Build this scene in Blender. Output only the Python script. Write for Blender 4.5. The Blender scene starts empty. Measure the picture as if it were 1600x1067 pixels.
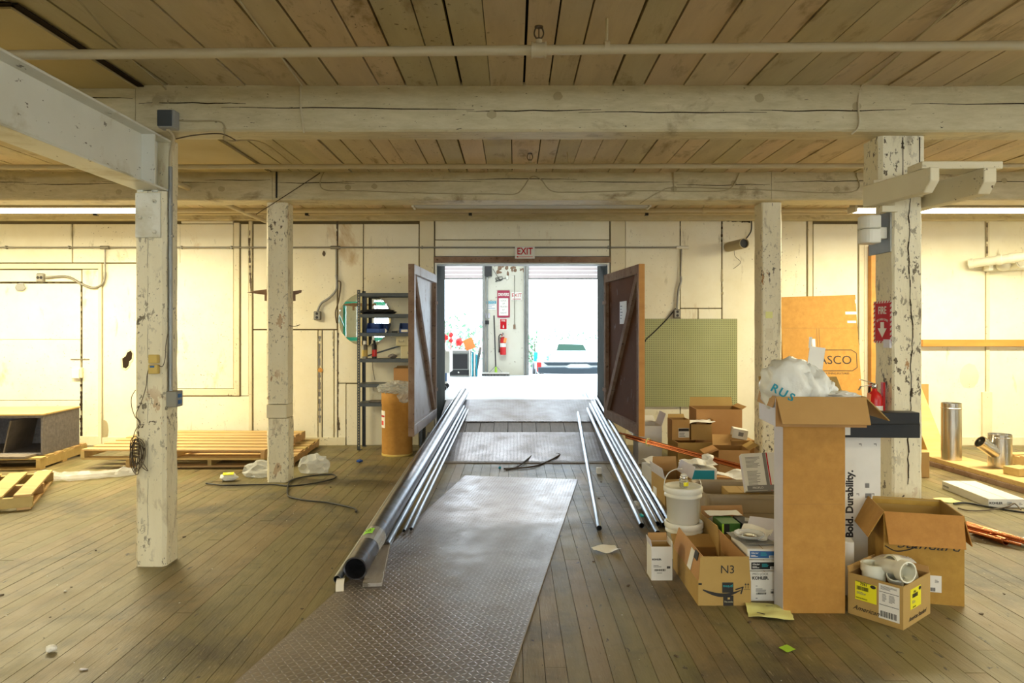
import bpy, bmesh, math, random
from mathutils import Vector, Matrix, noise
random.seed(7)
R = math.radians
sc = bpy.context.scene
COL = sc.collection
# ---------------------------------------------------------------- camera
cd = bpy.data.cameras.new('camera'); cam = bpy.data.objects.new('camera', cd); COL.objects.link(cam)
cam.location = (0, 0, 1.5); cam.rotation_euler = (R(90), 0, 0)
cd.sensor_width = 36; cd.lens = 24.75; cd.shift_x = -0.0019; cd.shift_y = -0.0134; cd.clip_end = 300
sc.camera = cam
# ---------------------------------------------------------------- world, exposure
w = bpy.data.worlds.new('sky'); sc.world = w; w.use_nodes = True
bg = w.node_tree.nodes['Background']; bg.inputs[0].default_value = (0.72, 0.87, 1.0, 1); bg.inputs[1].default_value = 10.0
sc.view_settings.view_transform = 'Standard'; sc.view_settings.look = 'None'
sc.view_settings.exposure = 0.12; sc.view_settings.gamma = 1.0; sc.view_settings.use_curve_mapping = False

def area(name, loc, rot, sx, sy, power, col, spread=180):
    l = bpy.data.lights.new(name, 'AREA'); l.shape = 'RECTANGLE'; l.size = sx; l.size_y = sy
    l.energy = power; l.color = col; l.spread = R(spread)
    o = bpy.data.objects.new(name, l); COL.objects.link(o); o.location = loc; o.rotation_euler = [R(a) for a in rot]
    return o
WARM = (1.0, 0.89, 0.58)
# fluorescent lamps: (x0, x1, y, z, power) - a lit fixture stands at each of them
LIT = [(-6.2, -3.78, 7.3, 2.76, 175), (-8.55, -6.3, 7.3, 2.76, 100), (3.5, 5.95, 7.3, 2.76, 150), (6.05, 8.4, 7.3, 2.76, 85),
       (-5.6, -3.2, 2.3, 2.76, 42), (3.2, 5.6, 2.3, 2.76, 42), (-5.0, -2.6, -2.4, 2.76, 50), (2.6, 5.0, -2.4, 2.76, 50),
       (-1.2, 1.2, -2.4, 2.76, 65), (-1.2, 1.2, -4.8, 2.76, 55)]
for (x0, x1, y, z, p) in LIT:
    area('fluorescent_lamp', ((x0+x1)/2, y, z-.075), (0, 0, 0), x1-x0, .10, p, WARM)
area('dock_fill', (-.2, 12.6, 3.70), (0, 0, 0), 2.4, .16, 130, (.93, .97, 1.0))  # added fill light without a fixture, brightens the dock wall and shutters
# daylight through the windows in the wall behind the camera and in the right wall
for x in (-4.5, 0.0, 4.5):
    area('window_daylight', (x, -6.9, 1.75), (90, 0, 0), 2.0, 1.4, 75, (0.88, 0.95, 1.0))
area('window_daylight', (8.4, 1.5, 1.7), (0, 90, 0), 1.3, 2.4, 60, (0.88, 0.95, 1.0))

# ---------------------------------------------------------------- materials
def nd(nt, t, **kw):
    n = nt.nodes.new(t)
    for k, v in kw.items(): setattr(n, k, v)
    return n
def mth(nt, op, a, b=None, c=None):
    n = nt.nodes.new('ShaderNodeMath'); n.operation = op
    for i, v in enumerate((a, b, c)):
        if v is None: continue
        if isinstance(v, (int, float)): n.inputs[i].default_value = v
        else: nt.links.new(v, n.inputs[i])
    return n.outputs[0]
def ramp(nt, fac, a, b):
    n = nt.nodes.new('ShaderNodeMapRange'); n.clamp = True
    nt.links.new(fac, n.inputs[0]); n.inputs[1].default_value = a; n.inputs[2].default_value = b
    return n.outputs[0]
def mixc(nt, fac, a, b):
    n = nt.nodes.new('ShaderNodeMix'); n.data_type = 'RGBA'
    if isinstance(fac, (int, float)): n.inputs[0].default_value = fac
    else: nt.links.new(fac, n.inputs[0])
    for i, v in ((6, a), (7, b)):
        if isinstance(v, tuple): n.inputs[i].default_value = (*v[:3], 1)
        else: nt.links.new(v, n.inputs[i])
    return n.outputs[2]
def coords(nt, space, stretch):
    if space == 'world': v = nd(nt, 'ShaderNodeNewGeometry').outputs['Position']
    else: v = nd(nt, 'ShaderNodeTexCoord').outputs['Object']
    m = nd(nt, 'ShaderNodeMapping'); m.inputs['Scale'].default_value = stretch; nt.links.new(v, m.inputs[0])
    return m.outputs[0]
def noi(nt, vec, scale, detail=4, rough=.55, dist=0.0):
    n = nd(nt, 'ShaderNodeTexNoise'); n.inputs['Scale'].default_value = scale; n.inputs['Detail'].default_value = detail
    n.inputs['Roughness'].default_value = rough; n.inputs['Distortion'].default_value = dist
    nt.links.new(vec, n.inputs['Vector']); return n.outputs['Fac']
MATS = {}
def pmat(name, c, c2=None, scale=4, stretch=(1,1,1), rough=.6, metal=0.0, bump=0.0, bscale=60, spots=(), rnd=0.0,
         space='world', spec=.5, alpha=1.0, trans=0.0, ior=1.45, emis=None, fine=None, rough2=None, extra=None, coat=0.0):
    """spots: list of (colour, noise scale, lo, hi, stretch) layers"""
    m = bpy.data.materials.new(name); m.use_nodes = True; nt = m.node_tree
    b = nt.nodes['Principled BSDF']
    col = None
    base = (*c, 1)
    V = coords(nt, space, (1,1,1)); VS = coords(nt, space, stretch)
    if c2 is not None:
        f = ramp(nt, noi(nt, VS, scale, 5, .6), .3, .7); col = mixc(nt, f, c, c2)
    if fine is not None:
        f = ramp(nt, noi(nt, VS, fine[1], 6, .7), .35, .75); col = mixc(nt, f, col if col is not None else c, fine[0])
    if rnd:
        oi = nd(nt, 'ShaderNodeObjectInfo').outputs['Random']
        hsv = nd(nt, 'ShaderNodeHueSaturation')
        if col is None: hsv.inputs['Color'].default_value = base
        else: nt.links.new(col, hsv.inputs['Color'])
        nt.links.new(mth(nt, 'MULTIPLY_ADD', oi, rnd, 1-rnd/2), hsv.inputs['Value'])
        nt.links.new(mth(nt, 'MULTIPLY_ADD', oi, -.03, .515), hsv.inputs['Hue'])
        col = hsv.outputs[0]
    for s in spots:
        sv = coords(nt, space, s[4] if len(s) > 4 else (1,1,1))
        f = ramp(nt, noi(nt, sv, s[1], 6, .65, .3), s[2], s[3])
        if len(s) > 5:
            g = ramp(nt, noi(nt, V, s[5], 2, .5), .42, .62); f = mth(nt, 'MULTIPLY', f, g)
        col = mixc(nt, f, col if col is not None else c, s[0])
    if extra: col = extra(nt, col if col is not None else c, b)
    if col is None or isinstance(col, tuple): b.inputs['Base Color'].default_value = (*(col or c)[:3], 1)
    else: nt.links.new(col, b.inputs['Base Color'])
    b.inputs['Roughness'].default_value = rough; b.inputs['Metallic'].default_value = metal
    if rough2 is not None:
        f = ramp(nt, noi(nt, V, 5, 4, .6), .35, .65)
        nt.links.new(mth(nt, 'MULTIPLY_ADD', f, rough2-rough, rough), b.inputs['Roughness'])
    b.inputs['Specular IOR Level'].default_value = spec; b.inputs['Alpha'].default_value = alpha
    b.inputs['Transmission Weight'].default_value = trans; b.inputs['IOR'].default_value = ior
    b.inputs['Coat Weight'].default_value = coat
    if emis: b.inputs['Emission Color'].default_value = (*emis[0], 1); b.inputs['Emission Strength'].default_value = emis[1]
    if bump:
        bp = nd(nt, 'ShaderNodeBump'); bp.inputs['Strength'].default_value = bump; bp.inputs['Distance'].default_value = .01
        nt.links.new(noi(nt, VS, bscale, 4, .6), bp.inputs['Height']); nt.links.new(bp.outputs[0], b.inputs['Normal'])
    MATS[name] = m
    return m
BRN = (.13, .075, .03); DRK = (.05, .035, .02)
pmat('wall_paint', (.84, .79, .61), (.79, .73, .53), 1.2, rough=.55, bump=.15, bscale=14, fine=((.87,.83,.66), 3),
     spots=[((.16,.12,.06), 34, .635, .66, (1,1,1), 1.3), ((.50,.33,.12), 1.5, .62, .74, (1,1,.5)), ((.45,.40,.25), 7, .62, .75, (1,1,.3))])
pmat('trim_paint', (.76, .70, .50), (.70, .62, .42), 2, rough=.55, spots=[(BRN, 30, .63, .65, (1,1,1), 2)])
pmat('wall_seam', (.20, .15, .07), rough=.9)
pmat('ceiling_paint', (.60, .50, .315), (.50, .405, .25), 1.6, (6,1,1), rough=.6, rnd=.22, bump=.15, bscale=12,
     spots=[((.30,.22,.11), 2.2, .56, .70, (3,1,1)), ((.13,.09,.045), 30, .63, .66, (1,1,1), .9)])
pmat('ceiling_sheet', (.52, .43, .22), (.45, .36, .17), 1.5, rough=.6, spots=[((.28,.19,.07), 3, .66, .7)])
pmat('beam_paint', (.57, .50, .30), (.48, .41, .24), 2.2, (1,4,4), rough=.55, bump=.25, bscale=9, fine=((.68,.60,.39), 6),
     spots=[((.27,.20,.10), 2.4, .57, .70, (1,1,1.6)), (DRK, 36, .655, .675, (.6,1,2), 1.5)])
pmat('post_paint', (.82, .76, .56), (.74, .67, .46), 2, (3,3,.7), rough=.5, bump=.35, bscale=16,
     spots=[((.40,.19,.05), 7, .615, .63, (1,1,.6), 1.1), ((.42,.35,.22), 5, .58, .68, (1,1,.4)), ((.10,.075,.04), 30, .575, .595, (1,1,.6), 2.2), (DRK, 60, .645, .66, (1,1,.5))])
pmat('steel_paint', (.78, .78, .70), (.71, .71, .62), 3, rough=.45, spots=[((.16,.14,.10), 26, .65, .67, (1,.5,1)), ((.50,.46,.32), 2, .55, .7)])
pmat('floor_wood', (.200, .155, .060), (.142, .109, .042), 1.3, (5,.6,1), rough=.44, rough2=.54, rnd=.20, bump=.25, bscale=18, fine=((.245,.195,.088), 3.2),
     spots=[((.072,.060,.036), 1.1, .48, .66), ((.34,.29,.20), 22, .60, .70, (3,.5,1), 1.1), ((.04,.03,.02), 26, .65, .67, (1,.3,1))])
pmat('raw_pine', (.62, .43, .18), (.50, .33, .12), 2.5, (1,6,6), rough=.6, rnd=.18, spots=[((.30,.17,.06), 8, .66, .72, (1,2,2))])
pmat('orange_wood', (.60, .29, .06), (.50, .22, .04), 3, (1,1,4), rough=.5)
pmat('old_wood', (.24, .20, .16), (.16, .13, .10), 4, (8,1,1), rough=.6, bump=.3, bscale=15)
pmat('pale_board', (.36, .33, .30), (.28, .25, .22), 5, (6,1,1), rough=.6, spots=[((.14,.12,.09), 12, .6, .65)])
pmat('brown_ply', (.17, .075, .04), (.12, .052, .026), 2.2, rough=.85, spec=.08, spots=[((.34,.27,.22), 9, .62, .74, (1,1,.6))])
pmat('brown_frame', (.22, .13, .08), (.34, .24, .17), 7, rough=.8, spec=.1, spots=[((.10,.06,.04), 20, .6, .66)])
pmat('white_ply', (.62, .60, .62), (.48, .42, .42), 3, rough=.5, spots=[((.26,.16,.11), 10, .60, .70, (1,1,.5))])
pmat('dark_gap', (.008, .006, .004), rough=.95, spec=.05)
pmat('crack_dark', (.03, .02, .012), rough=.95, spec=.1)
pmat('cardboard', (.50, .30, .105), (.45, .26, .085), 5, rough=.75, rnd=.12, bump=.05, bscale=80)
pmat('cardboard_ochre', (.52, .29, .055), (.46, .25, .045), 4, rough=.72, rnd=.05, fine=((.40,.21,.035), 16))
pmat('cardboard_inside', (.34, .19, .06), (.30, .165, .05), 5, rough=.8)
pmat('white_card', (.78, .76, .70), (.72, .70, .64), 6, rough=.5)
pmat('lilac_card', (.66, .64, .70), (.60, .58, .64), 6, rough=.5)
pmat('paper', (.82, .80, .74), rough=.6)
pmat('yellow_paper', (.84, .83, .34), (.78, .76, .28), 8, rough=.6)
pmat('ink', (.025, .022, .022), rough=.6)
pmat('grey_ink', (.20, .19, .18), rough=.6)
pmat('yellow_label', (.85, .78, .02), rough=.5)
pmat('green_label', (.35, .85, .05), rough=.5, emis=None)
pmat('bucket_plastic', (.74, .72, .62), rough=.38)
pmat('tote_plastic', (.34, .27, .175), rough=.42)
pmat('black_card', (.012, .013, .014), rough=.45)
pmat('black_plastic', (.02, .02, .022), rough=.4)
pmat('grey_plastic', (.30, .30, .28), rough=.45)
pmat('white_plastic', (.78, .77, .68), rough=.35)
pmat('pvc_white', (.80, .79, .66), rough=.28)
pmat('red_gloss', (.62, .02, .02), rough=.3)
pmat('sign_red', (.52, .012, .02), rough=.5, spec=.12)
pmat('sign_maroon', (.35, .02, .06), rough=.4)
pmat('orange_tag', (.95, .30, .08), rough=.5)
pmat('blue_bin', (.02, .07, .30), rough=.4)
pmat('blue_ink', (.03, .12, .32), rough=.5)
pmat('teal_card', (.01, .28, .40), rough=.5)
pmat('teal_ink', (.02, .38, .42), rough=.5)
pmat('teal_steel', (.02, .40, .33), rough=.45)
pmat('green_box', (.05, .16, .03), rough=.35)
pmat('lime', (.35, .60, .04), rough=.4)
pmat('beige_metal', (.58, .53, .33), rough=.45)
pmat('shelf_steel', (.06, .075, .085), (.09, .10, .11), 8, rough=.45, metal=.3)
pmat('grey_steel', (.28, .29, .28), (.22, .23, .22), 8, rough=.4, metal=.6)
pmat('conduit', (.27, .255, .21), rough=.4, metal=.6)
pmat('pipe_paint', (.60, .52, .34), (.54, .46, .29), 5, rough=.5)
pmat('galvanised', (.42, .46, .50), (.30, .33, .37), 9, rough=.30, metal=1.0, bump=.05, bscale=40)
pmat('duct_metal', (.62, .60, .55), (.52, .50, .46), 4, rough=.25, metal=1.0)
pmat('dark_steel', (.09, .085, .095), (.17, .175, .20), 14, rough=.28, metal=.85, spots=[((.20,.09,.04), 12, .6, .7)])
pmat('copper', (.72, .27, .12), (.60, .20, .08), 8, rough=.25, metal=1.0)
pmat('chrome', (.7, .7, .68), rough=.2, metal=1.0)
pmat('mirror_glass', (.80, .82, .80), rough=.015, metal=1.0)
pmat('clear_plastic', (.80, .82, .80), rough=.22, trans=.35, ior=1.15, alpha=.62)
pmat('film', (.86, .86, .84), rough=.15, alpha=.36, trans=.1, ior=1.2)
pmat('bag_film', (.86, .87, .82), rough=.35, alpha=.92, bump=.8, bscale=14)
pmat('glass', (.9, .9, .88), rough=.03, trans=.9, ior=1.4)
pmat('tube_lit', (.9, .9, .85), emis=((1.0, .95, .80), 9.0))
pmat('tube_dead', (.55, .53, .46), rough=.3)
pmat('fixture_white', (.60, .56, .44), rough=.4)
pmat('cable_black', (.02, .02, .018), rough=.5)
pmat('cable_paint', (.42, .35, .20), rough=.6)
pmat('cable_brown', (.10, .07, .04), rough=.6)
pmat('concrete', (.55, .56, .56), (.48, .49, .50), 2, rough=.55, rough2=.8)
pmat('dock_floor', (.74, .76, .78), (.66, .68, .70), 1.5, (.5,4,1), rough=.5, fine=((.80,.82,.84), 3))
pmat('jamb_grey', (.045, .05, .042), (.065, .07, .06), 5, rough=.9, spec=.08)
pmat('dock_wall', (.72, .70, .60), (.66, .64, .53), 1.5, rough=.6, spots=[((.16,.10,.06), 14, .66, .68)])
pmat('shutter_paint', (.82, .72, .74), rough=.5)
pmat('asphalt', (.30, .30, .30), (.24, .24, .24), 3, rough=.85)
pmat('leaf', (.16, .30, .17), (.22, .36, .22), 6, rough=.6)
pmat('bark', (.12, .09, .06), rough=.8)
pmat('car_white', (.70, .72, .74), rough=.25, coat=.5)
pmat('car_glass', (.02, .045, .03), rough=.3, spec=.1)
pmat('bumper', (.045, .06, .075), rough=.5, spec=.2)
pmat('cream_box', (.62, .45, .12), rough=.4)
pmat('grey_fabric', (.22, .20, .20), (.13, .12, .12), 30, rough=.9)

def peg_extra(nt, col, b):
    V = coords(nt, 'world', (1/.0235, 0, 1/.0235))
    f = nd(nt, 'ShaderNodeVectorMath', operation='FRACTION'); nt.links.new(V, f.inputs[0])
    s = nd(nt, 'ShaderNodeVectorMath', operation='SUBTRACT'); nt.links.new(f.outputs[0], s.inputs[0]); s.inputs[1].default_value = (.5, 0, .5)
    l = nd(nt, 'ShaderNodeVectorMath', operation='LENGTH'); nt.links.new(s.outputs[0], l.inputs[0])
    return mixc(nt, mth(nt, 'LESS_THAN', l.outputs['Value'], .23), col, (.07, .06, .02))
pmat('pegboard_paint', (.40, .41, .20), (.34, .36, .16), 2, rough=.5, extra=peg_extra)

def plate_mat(name, c, c2, rough, cell, space='object', bstr=.9, metal=.75):
    m = pmat(name, c, c2, 3, rough=rough, metal=metal, space=space, rough2=rough+.15, spots=[((.30,.12,.04), 3, .72, .78)])
    nt = m.node_tree; b = nt.nodes['Principled BSDF']
    V = coords(nt, space, (1/cell, 1/cell, 1))
    sp = nd(nt, 'ShaderNodeSeparateXYZ'); nt.links.new(V, sp.inputs[0])
    u, v = sp.outputs[0], sp.outputs[1]
    par = mth(nt, 'MODULO', mth(nt, 'ABSOLUTE', mth(nt, 'ADD', mth(nt, 'FLOOR', u), mth(nt, 'FLOOR', v))), 2)
    sg = mth(nt, 'MULTIPLY_ADD', mth(nt, 'ROUND', par), -2, 1)
    fu = mth(nt, 'SUBTRACT', mth(nt, 'FRACT', u), .5); fv = mth(nt, 'MULTIPLY', mth(nt, 'SUBTRACT', mth(nt, 'FRACT', v), .5), sg)
    al = mth(nt, 'POWER', mth(nt, 'ABSOLUTE', mth(nt, 'MULTIPLY', mth(nt, 'ADD', fu, fv), 1.45)), 2)
    ac = mth(nt, 'POWER', mth(nt, 'ABSOLUTE', mth(nt, 'MULTIPLY', mth(nt, 'SUBTRACT', fu, fv), 5.0)), 2)
    h = mth(nt, 'MAXIMUM', mth(nt, 'SUBTRACT', mth(nt, 'SUBTRACT', 1, al), ac), 0)
    bp = nd(nt, 'ShaderNodeBump'); bp.inputs['Strength'].default_value = bstr; bp.inputs['Distance'].default_value = .0065
    nt.links.new(h, bp.inputs['Height']); nt.links.new(bp.outputs[0], b.inputs['Normal'])
    # a highlight on the raised treads, mixed into the base colour
    old = b.inputs['Base Color'].links[0].from_socket
    nt.links.new(mixc(nt, mth(nt, 'MULTIPLY', h, .25), old, (.45, .42, .39)), b.inputs['Base Color'])
plate_mat('diamond_plate', (.30, .265, .245), (.23, .20, .185), .32, .027)
plate_mat('ramp_plate', (.31, .31, .33), (.15, .13, .12), .34, .040, bstr=.7)

# ---------------------------------------------------------------- mesh building
MW = {}          # world matrix of every parent object
class MB:
    def __init__(s): s.v = []; s.f = []; s.sm = []
    def add(s, vs, fs, M=None, smooth=False):
        n = len(s.v)
        for p in vs:
            p = Vector(p); s.v.append(M @ p if M is not None else p)
        for f in fs: s.f.append([n+i for i in f]); s.sm.append(smooth)
        return s
    def box(s, x0, x1, y0, y1, z0, z1, M=None):
        vs = [(x0,y0,z0),(x1,y0,z0),(x1,y1,z0),(x0,y1,z0),(x0,y0,z1),(x1,y0,z1),(x1,y1,z1),(x0,y1,z1)]
        return s.add(vs, [(0,3,2,1),(4,5,6,7),(0,1,5,4),(1,2,6,5),(2,3,7,6),(3,0,4,7)], M)
    def bar(s, a, b, w, h, up=(0,0,1)):
        a = Vector(a); b = Vector(b); d = b-a; L = d.length; d.normalize()
        x = d.cross(Vector(up)).normalized(); z = x.cross(d)
        M = Matrix((( x.x, d.x, z.x, a.x), (x.y, d.y, z.y, a.y), (x.z, d.z, z.z, a.z), (0,0,0,1)))
        return s.box(-w/2, w/2, 0, L, -h/2, h/2, M)
    def tube(s, pts, r, n=8, cap=True, smooth=True):
        pts = [Vector(p) for p in pts]; rings = []; prev = None
        rs = r if isinstance(r, (list, tuple)) else [r]*len(pts)
        for i, p in enumerate(pts):
            d = (pts[min(i+1, len(pts)-1)] - pts[max(i-1, 0)]).normalized()
            if prev is None:
                t = Vector((0,0,1)) if abs(d.z) < .9 else Vector((1,0,0)); prev = d.cross(t).normalized()
            x = (prev - d*prev.dot(d)).normalized(); y = d.cross(x); prev = x
            rings.append([p + (x*math.cos(2*math.pi*k/n) + y*math.sin(2*math.pi*k/n))*rs[i] for k in range(n)])
        vs = [q for rg in rings for q in rg]; fs = []
        for i in range(len(rings)-1):
            for k in range(n): fs.append((i*n+k, i*n+(k+1)%n, (i+1)*n+(k+1)%n, (i+1)*n+k))
        s.add(vs, fs, smooth=smooth)
        if cap: s.add(rings[0], [tuple(range(n))[::-1]]); s.add(rings[-1], [tuple(range(n))])
        return s
    def pipe(s, a, b, ro, ri, n=16):
        a = Vector(a); b = Vector(b)
        s.tube([a, b], ro, n, cap=False); s.tube([b, a], ri, n, cap=False)
        d = (b-a).normalized(); t = Vector((0,0,1)) if abs(d.z) < .9 else Vector((1,0,0)); x = d.cross(t).normalized(); y = d.cross(x)
        for c in (a, b):
            o = [c+(x*math.cos(2*math.pi*k/n)+y*math.sin(2*math.pi*k/n))*ro for k in range(n)]
            i_ = [c+(x*math.cos(2*math.pi*k/n)+y*math.sin(2*math.pi*k/n))*ri for k in range(n)]
            s.add(o+i_, [(k, (k+1)%n, n+(k+1)%n, n+k) for k in range(n)])
        return s
    def lathe(s, prof, n=24, c=(0,0,0), M=None, smooth=True):
        vs = []; fs = []
        for (r, z) in prof:
            for k in range(n): a = 2*math.pi*k/n; vs.append((c[0]+r*math.cos(a), c[1]+r*math.sin(a), c[2]+z))
        for i in range(len(prof)-1):
            for k in range(n): fs.append((i*n+k, i*n+(k+1)%n, (i+1)*n+(k+1)%n, (i+1)*n+k))
        s.add(vs, fs, M, smooth)
        s.add([vs[k] for k in range(n)], [tuple(range(n))[::-1]], M); m = (len(prof)-1)*n
        s.add([vs[m+k] for k in range(n)], [tuple(range(n))], M)
        return s
    def prism(s, poly, y0, y1, M=None):           # polygon in xz, extruded along y
        n = len(poly)
        vs = [(x, y0, z) for x, z in poly] + [(x, y1, z) for x, z in poly]
        fs = [tuple(range(n)), tuple(range(2*n-1, n-1, -1))] + [(i, n+i, n+(i+1)%n, (i+1)%n) for i in range(n)]
        return s.add(vs, fs, M)
    def blob(s, c, size, seed=0, amp=.35, freq=2.5, sub=3, flat=None, ridge=True, smooth=False):
        bm = bmesh.new(); bmesh.ops.create_icosphere(bm, subdivisions=sub, radius=1)
        o = Vector((seed*3.17, seed*1.7, seed*.9))
        vs = []
        for v in bm.verts:
            n = noise.noise(v.co*freq+o); 
            if ridge: n = .5-abs(n)*2 + .4*noise.noise(v.co*freq*2.7+o)
            p = v.co*(1+amp*n)
            q = Vector((c[0]+p.x*size[0], c[1]+p.y*size[1], c[2]+p.z*size[2]))
            if flat is not None: q.z = max(q.z, flat)
            vs.append(q)
        fs = [[v.index for v in f.verts] for f in bm.faces]; bm.free()
        return s.add(vs, fs, smooth=smooth)
    def sheet(s, c, wx, wy, amp, seed=0, n=12, t=.0015, rz=0, base=None, fr=9):
        M = Matrix.Translation(Vector(c)) @ Matrix.Rotation(rz, 4, 'Z'); vs = []
        for lay in (0, 1):
            for j in range(n+1):
                for i in range(n+1):
                    x = (i/n-.5)*wx; y = (j/n-.5)*wy
                    z = max(0, amp*(.5+noise.noise(Vector((x*fr+seed*5, y*fr, seed)))*1.2)) + .002
                    jx = .006*noise.noise(Vector((y*40, seed, 3))); vs.append((x+jx, y+jx, z + lay*t))
        m = (n+1)**2; fs = []
        for j in range(n):
            for i in range(n):
                a = j*(n+1)+i; fs.append((a, a+n+1, a+n+2, a+1)); fs.append((m+a, m+a+1, m+a+n+2, m+a+n+1))
        per = [i for i in range(n)] + [n+(n+1)*j for j in range(n)] + [m-1-i for i in range(n)] + [(n+1)*n-(n+1)*j for j in range(n)]
        for k in range(len(per)): a, b2 = per[k], per[(k+1)%len(per)]; fs.append((a, b2, m+b2, m+a))
        return s.add(vs, fs, M)
    def build(s, name, mat, parent=None, local=False, bevel=0.0):
        me = bpy.data.meshes.new(name)
        vs = s.v
        if parent is not None and not local:
            I = MW[parent.name].inverted(); vs = [I @ p for p in vs]
        me.from_pydata([tuple(p) for p in vs], [], s.f)
        me.polygons.foreach_set('use_smooth', s.sm)
        me.materials.append(MATS[mat] if isinstance(mat, str) else mat)
        me.update()
        o = bpy.data.objects.new(name, me); COL.objects.link(o)
        if parent is not None: o.parent = parent; MW[o.name] = MW[parent.name].copy()
        else: MW[o.name] = Matrix.Identity(4)
        if bevel:
            b = o.modifiers.new('bevel', 'BEVEL'); b.width = bevel; b.segments = 1; b.limit_method = 'ANGLE'
        return o
def smooth_path(pts, k=6):
    P = [Vector(p) for p in pts]; P = [P[0]] + P + [P[-1]]; out = []
    for i in range(1, len(P)-2):
        for j in range(k):
            t = j/k; a, b, c, d = P[i-1], P[i], P[i+1], P[i+2]
            out.append(.5*((2*b)+(-a+c)*t+(2*a-5*b+4*c-d)*t*t+(-a+3*b-3*c+d)*t**3))
    out.append(P[-2]); return out
def tag(o, label=None, cat=None, group=None, kind=None):
    if label: o['label'] = label
    if cat: o['category'] = cat
    if group: o['group'] = group
    if kind: o['kind'] = kind
    return o
def thing(name, label, cat, loc=(0,0,0), rz=0, group=None, kind=None):
    o = bpy.data.objects.new(name, None); COL.objects.link(o); o.empty_display_size = .05
    o.location = loc; o.rotation_euler = (0, 0, rz)
    MW[o.name] = Matrix.Translation(Vector(loc)) @ Matrix.Rotation(rz, 4, 'Z')
    return tag(o, label, cat, group, kind)
def single(mb, name, mat, label, cat, group=None, bevel=0.0):      # a thing that is one mesh; its origin moved to its middle bottom
    c = sum(mb.v, Vector())/len(mb.v); c.z = min(p.z for p in mb.v)
    mb.v = [p-c for p in mb.v]
    o = mb.build(name, mat, bevel=bevel); o.location = c; MW[o.name] = Matrix.Translation(c)
    return tag(o, label, cat, group)
def PX(px, D): return (px-803)*D/1100
def PZ(py, D): return 1.5-(py-512)*D/1100
def FY(py): return 1650/(py-512)
WY = 9.0
def wx(px): return PX(px, WY)
def wz(py): return PZ(py, WY)
# frames on which print and stickers lie: (centre-bottom origin, right, up)
def face(w, d, which):
    return {'f': (Vector((0,-d/2,0)), Vector((1,0,0)), Vector((0,0,1))), 'b': (Vector((0,d/2,0)), Vector((-1,0,0)), Vector((0,0,1))),
            'l': (Vector((-w/2,0,0)), Vector((0,-1,0)), Vector((0,0,1))), 'r': (Vector((w/2,0,0)), Vector((0,1,0)), Vector((0,0,1)))}[which]
def fmat(fr, u, v, off):
    o, r, up = fr; n = r.cross(up); p = o + r*u + up*v + n*off
    return Matrix(((r.x, up.x, n.x, p.x), (r.y, up.y, n.y, p.y), (r.z, up.z, n.z, p.z), (0,0,0,1)))
def sticker(parent, fr, u, v, w_, h_, mat, name='label_sticker', off=0.0, t=.0016, label=None):
    m = MB(); m.box(-w_/2, w_/2, -h_/2, h_/2, 0, t, fmat(fr, u, v, off))
    o = m.build(name, mat, parent, local=True)
    if label: o['label'] = label
    return o
def lettering(parent, fr, u, v, size, txt, mat, off=.002, shear=0, xs=1.0, name='lettering', rot=0, bold=0.0, align='CENTER'):
    c = bpy.data.curves.new('t', 'FONT'); c.body = txt; c.size = size; c.align_x = align; c.align_y = 'CENTER'
    c.extrude = .0004; c.shear = shear; c.resolution_u = 3; c.offset = bold
    t = bpy.data.objects.new('t', c); me = bpy.data.meshes.new_from_object(t)
    bpy.data.objects.remove(t); bpy.data.curves.remove(c)
    me.transform(fmat(fr, u, v, off) @ Matrix.Rotation(rot, 4, 'Z') @ Matrix.Diagonal((xs, 1, 1, 1)))
    me.materials.clear(); me.materials.append(MATS[mat]); me.name = name
    o = bpy.data.objects.new(name, me); COL.objects.link(o); o.parent = parent; MW[o.name] = MW[parent.name].copy()
    return o
def barcode(parent, fr, u, v, w_, h_, seed=1, name='barcode', off=.0018, mat='ink'):
    rr = random.Random(seed); m = MB(); x = -w_/2
    while x < w_/2:
        b = rr.choice((.0015, .0025, .004))*w_/.05*.6; m.box(x, min(x+b, w_/2), -h_/2, h_/2, 0, .0005, fmat(fr, u, v, off)); x += b + rr.choice((.001, .002))*w_/.05
    return m.build(name, mat, parent, local=True)
def lines(parent, fr, u, v, w_, h_, rows, mat='grey_ink', seed=1, name='small_print', off=.0018):
    rr = random.Random(seed); m = MB()
    for i in range(rows):
        y = h_/2 - (i+.5)*h_/rows; ww = w_*rr.uniform(.55, 1); m.box(-w_/2, -w_/2+ww, y-h_/rows*.22, y+h_/rows*.22, 0, .0005, fmat(fr, u, v, off))
    return m.build(name, mat, parent, local=True)
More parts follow.
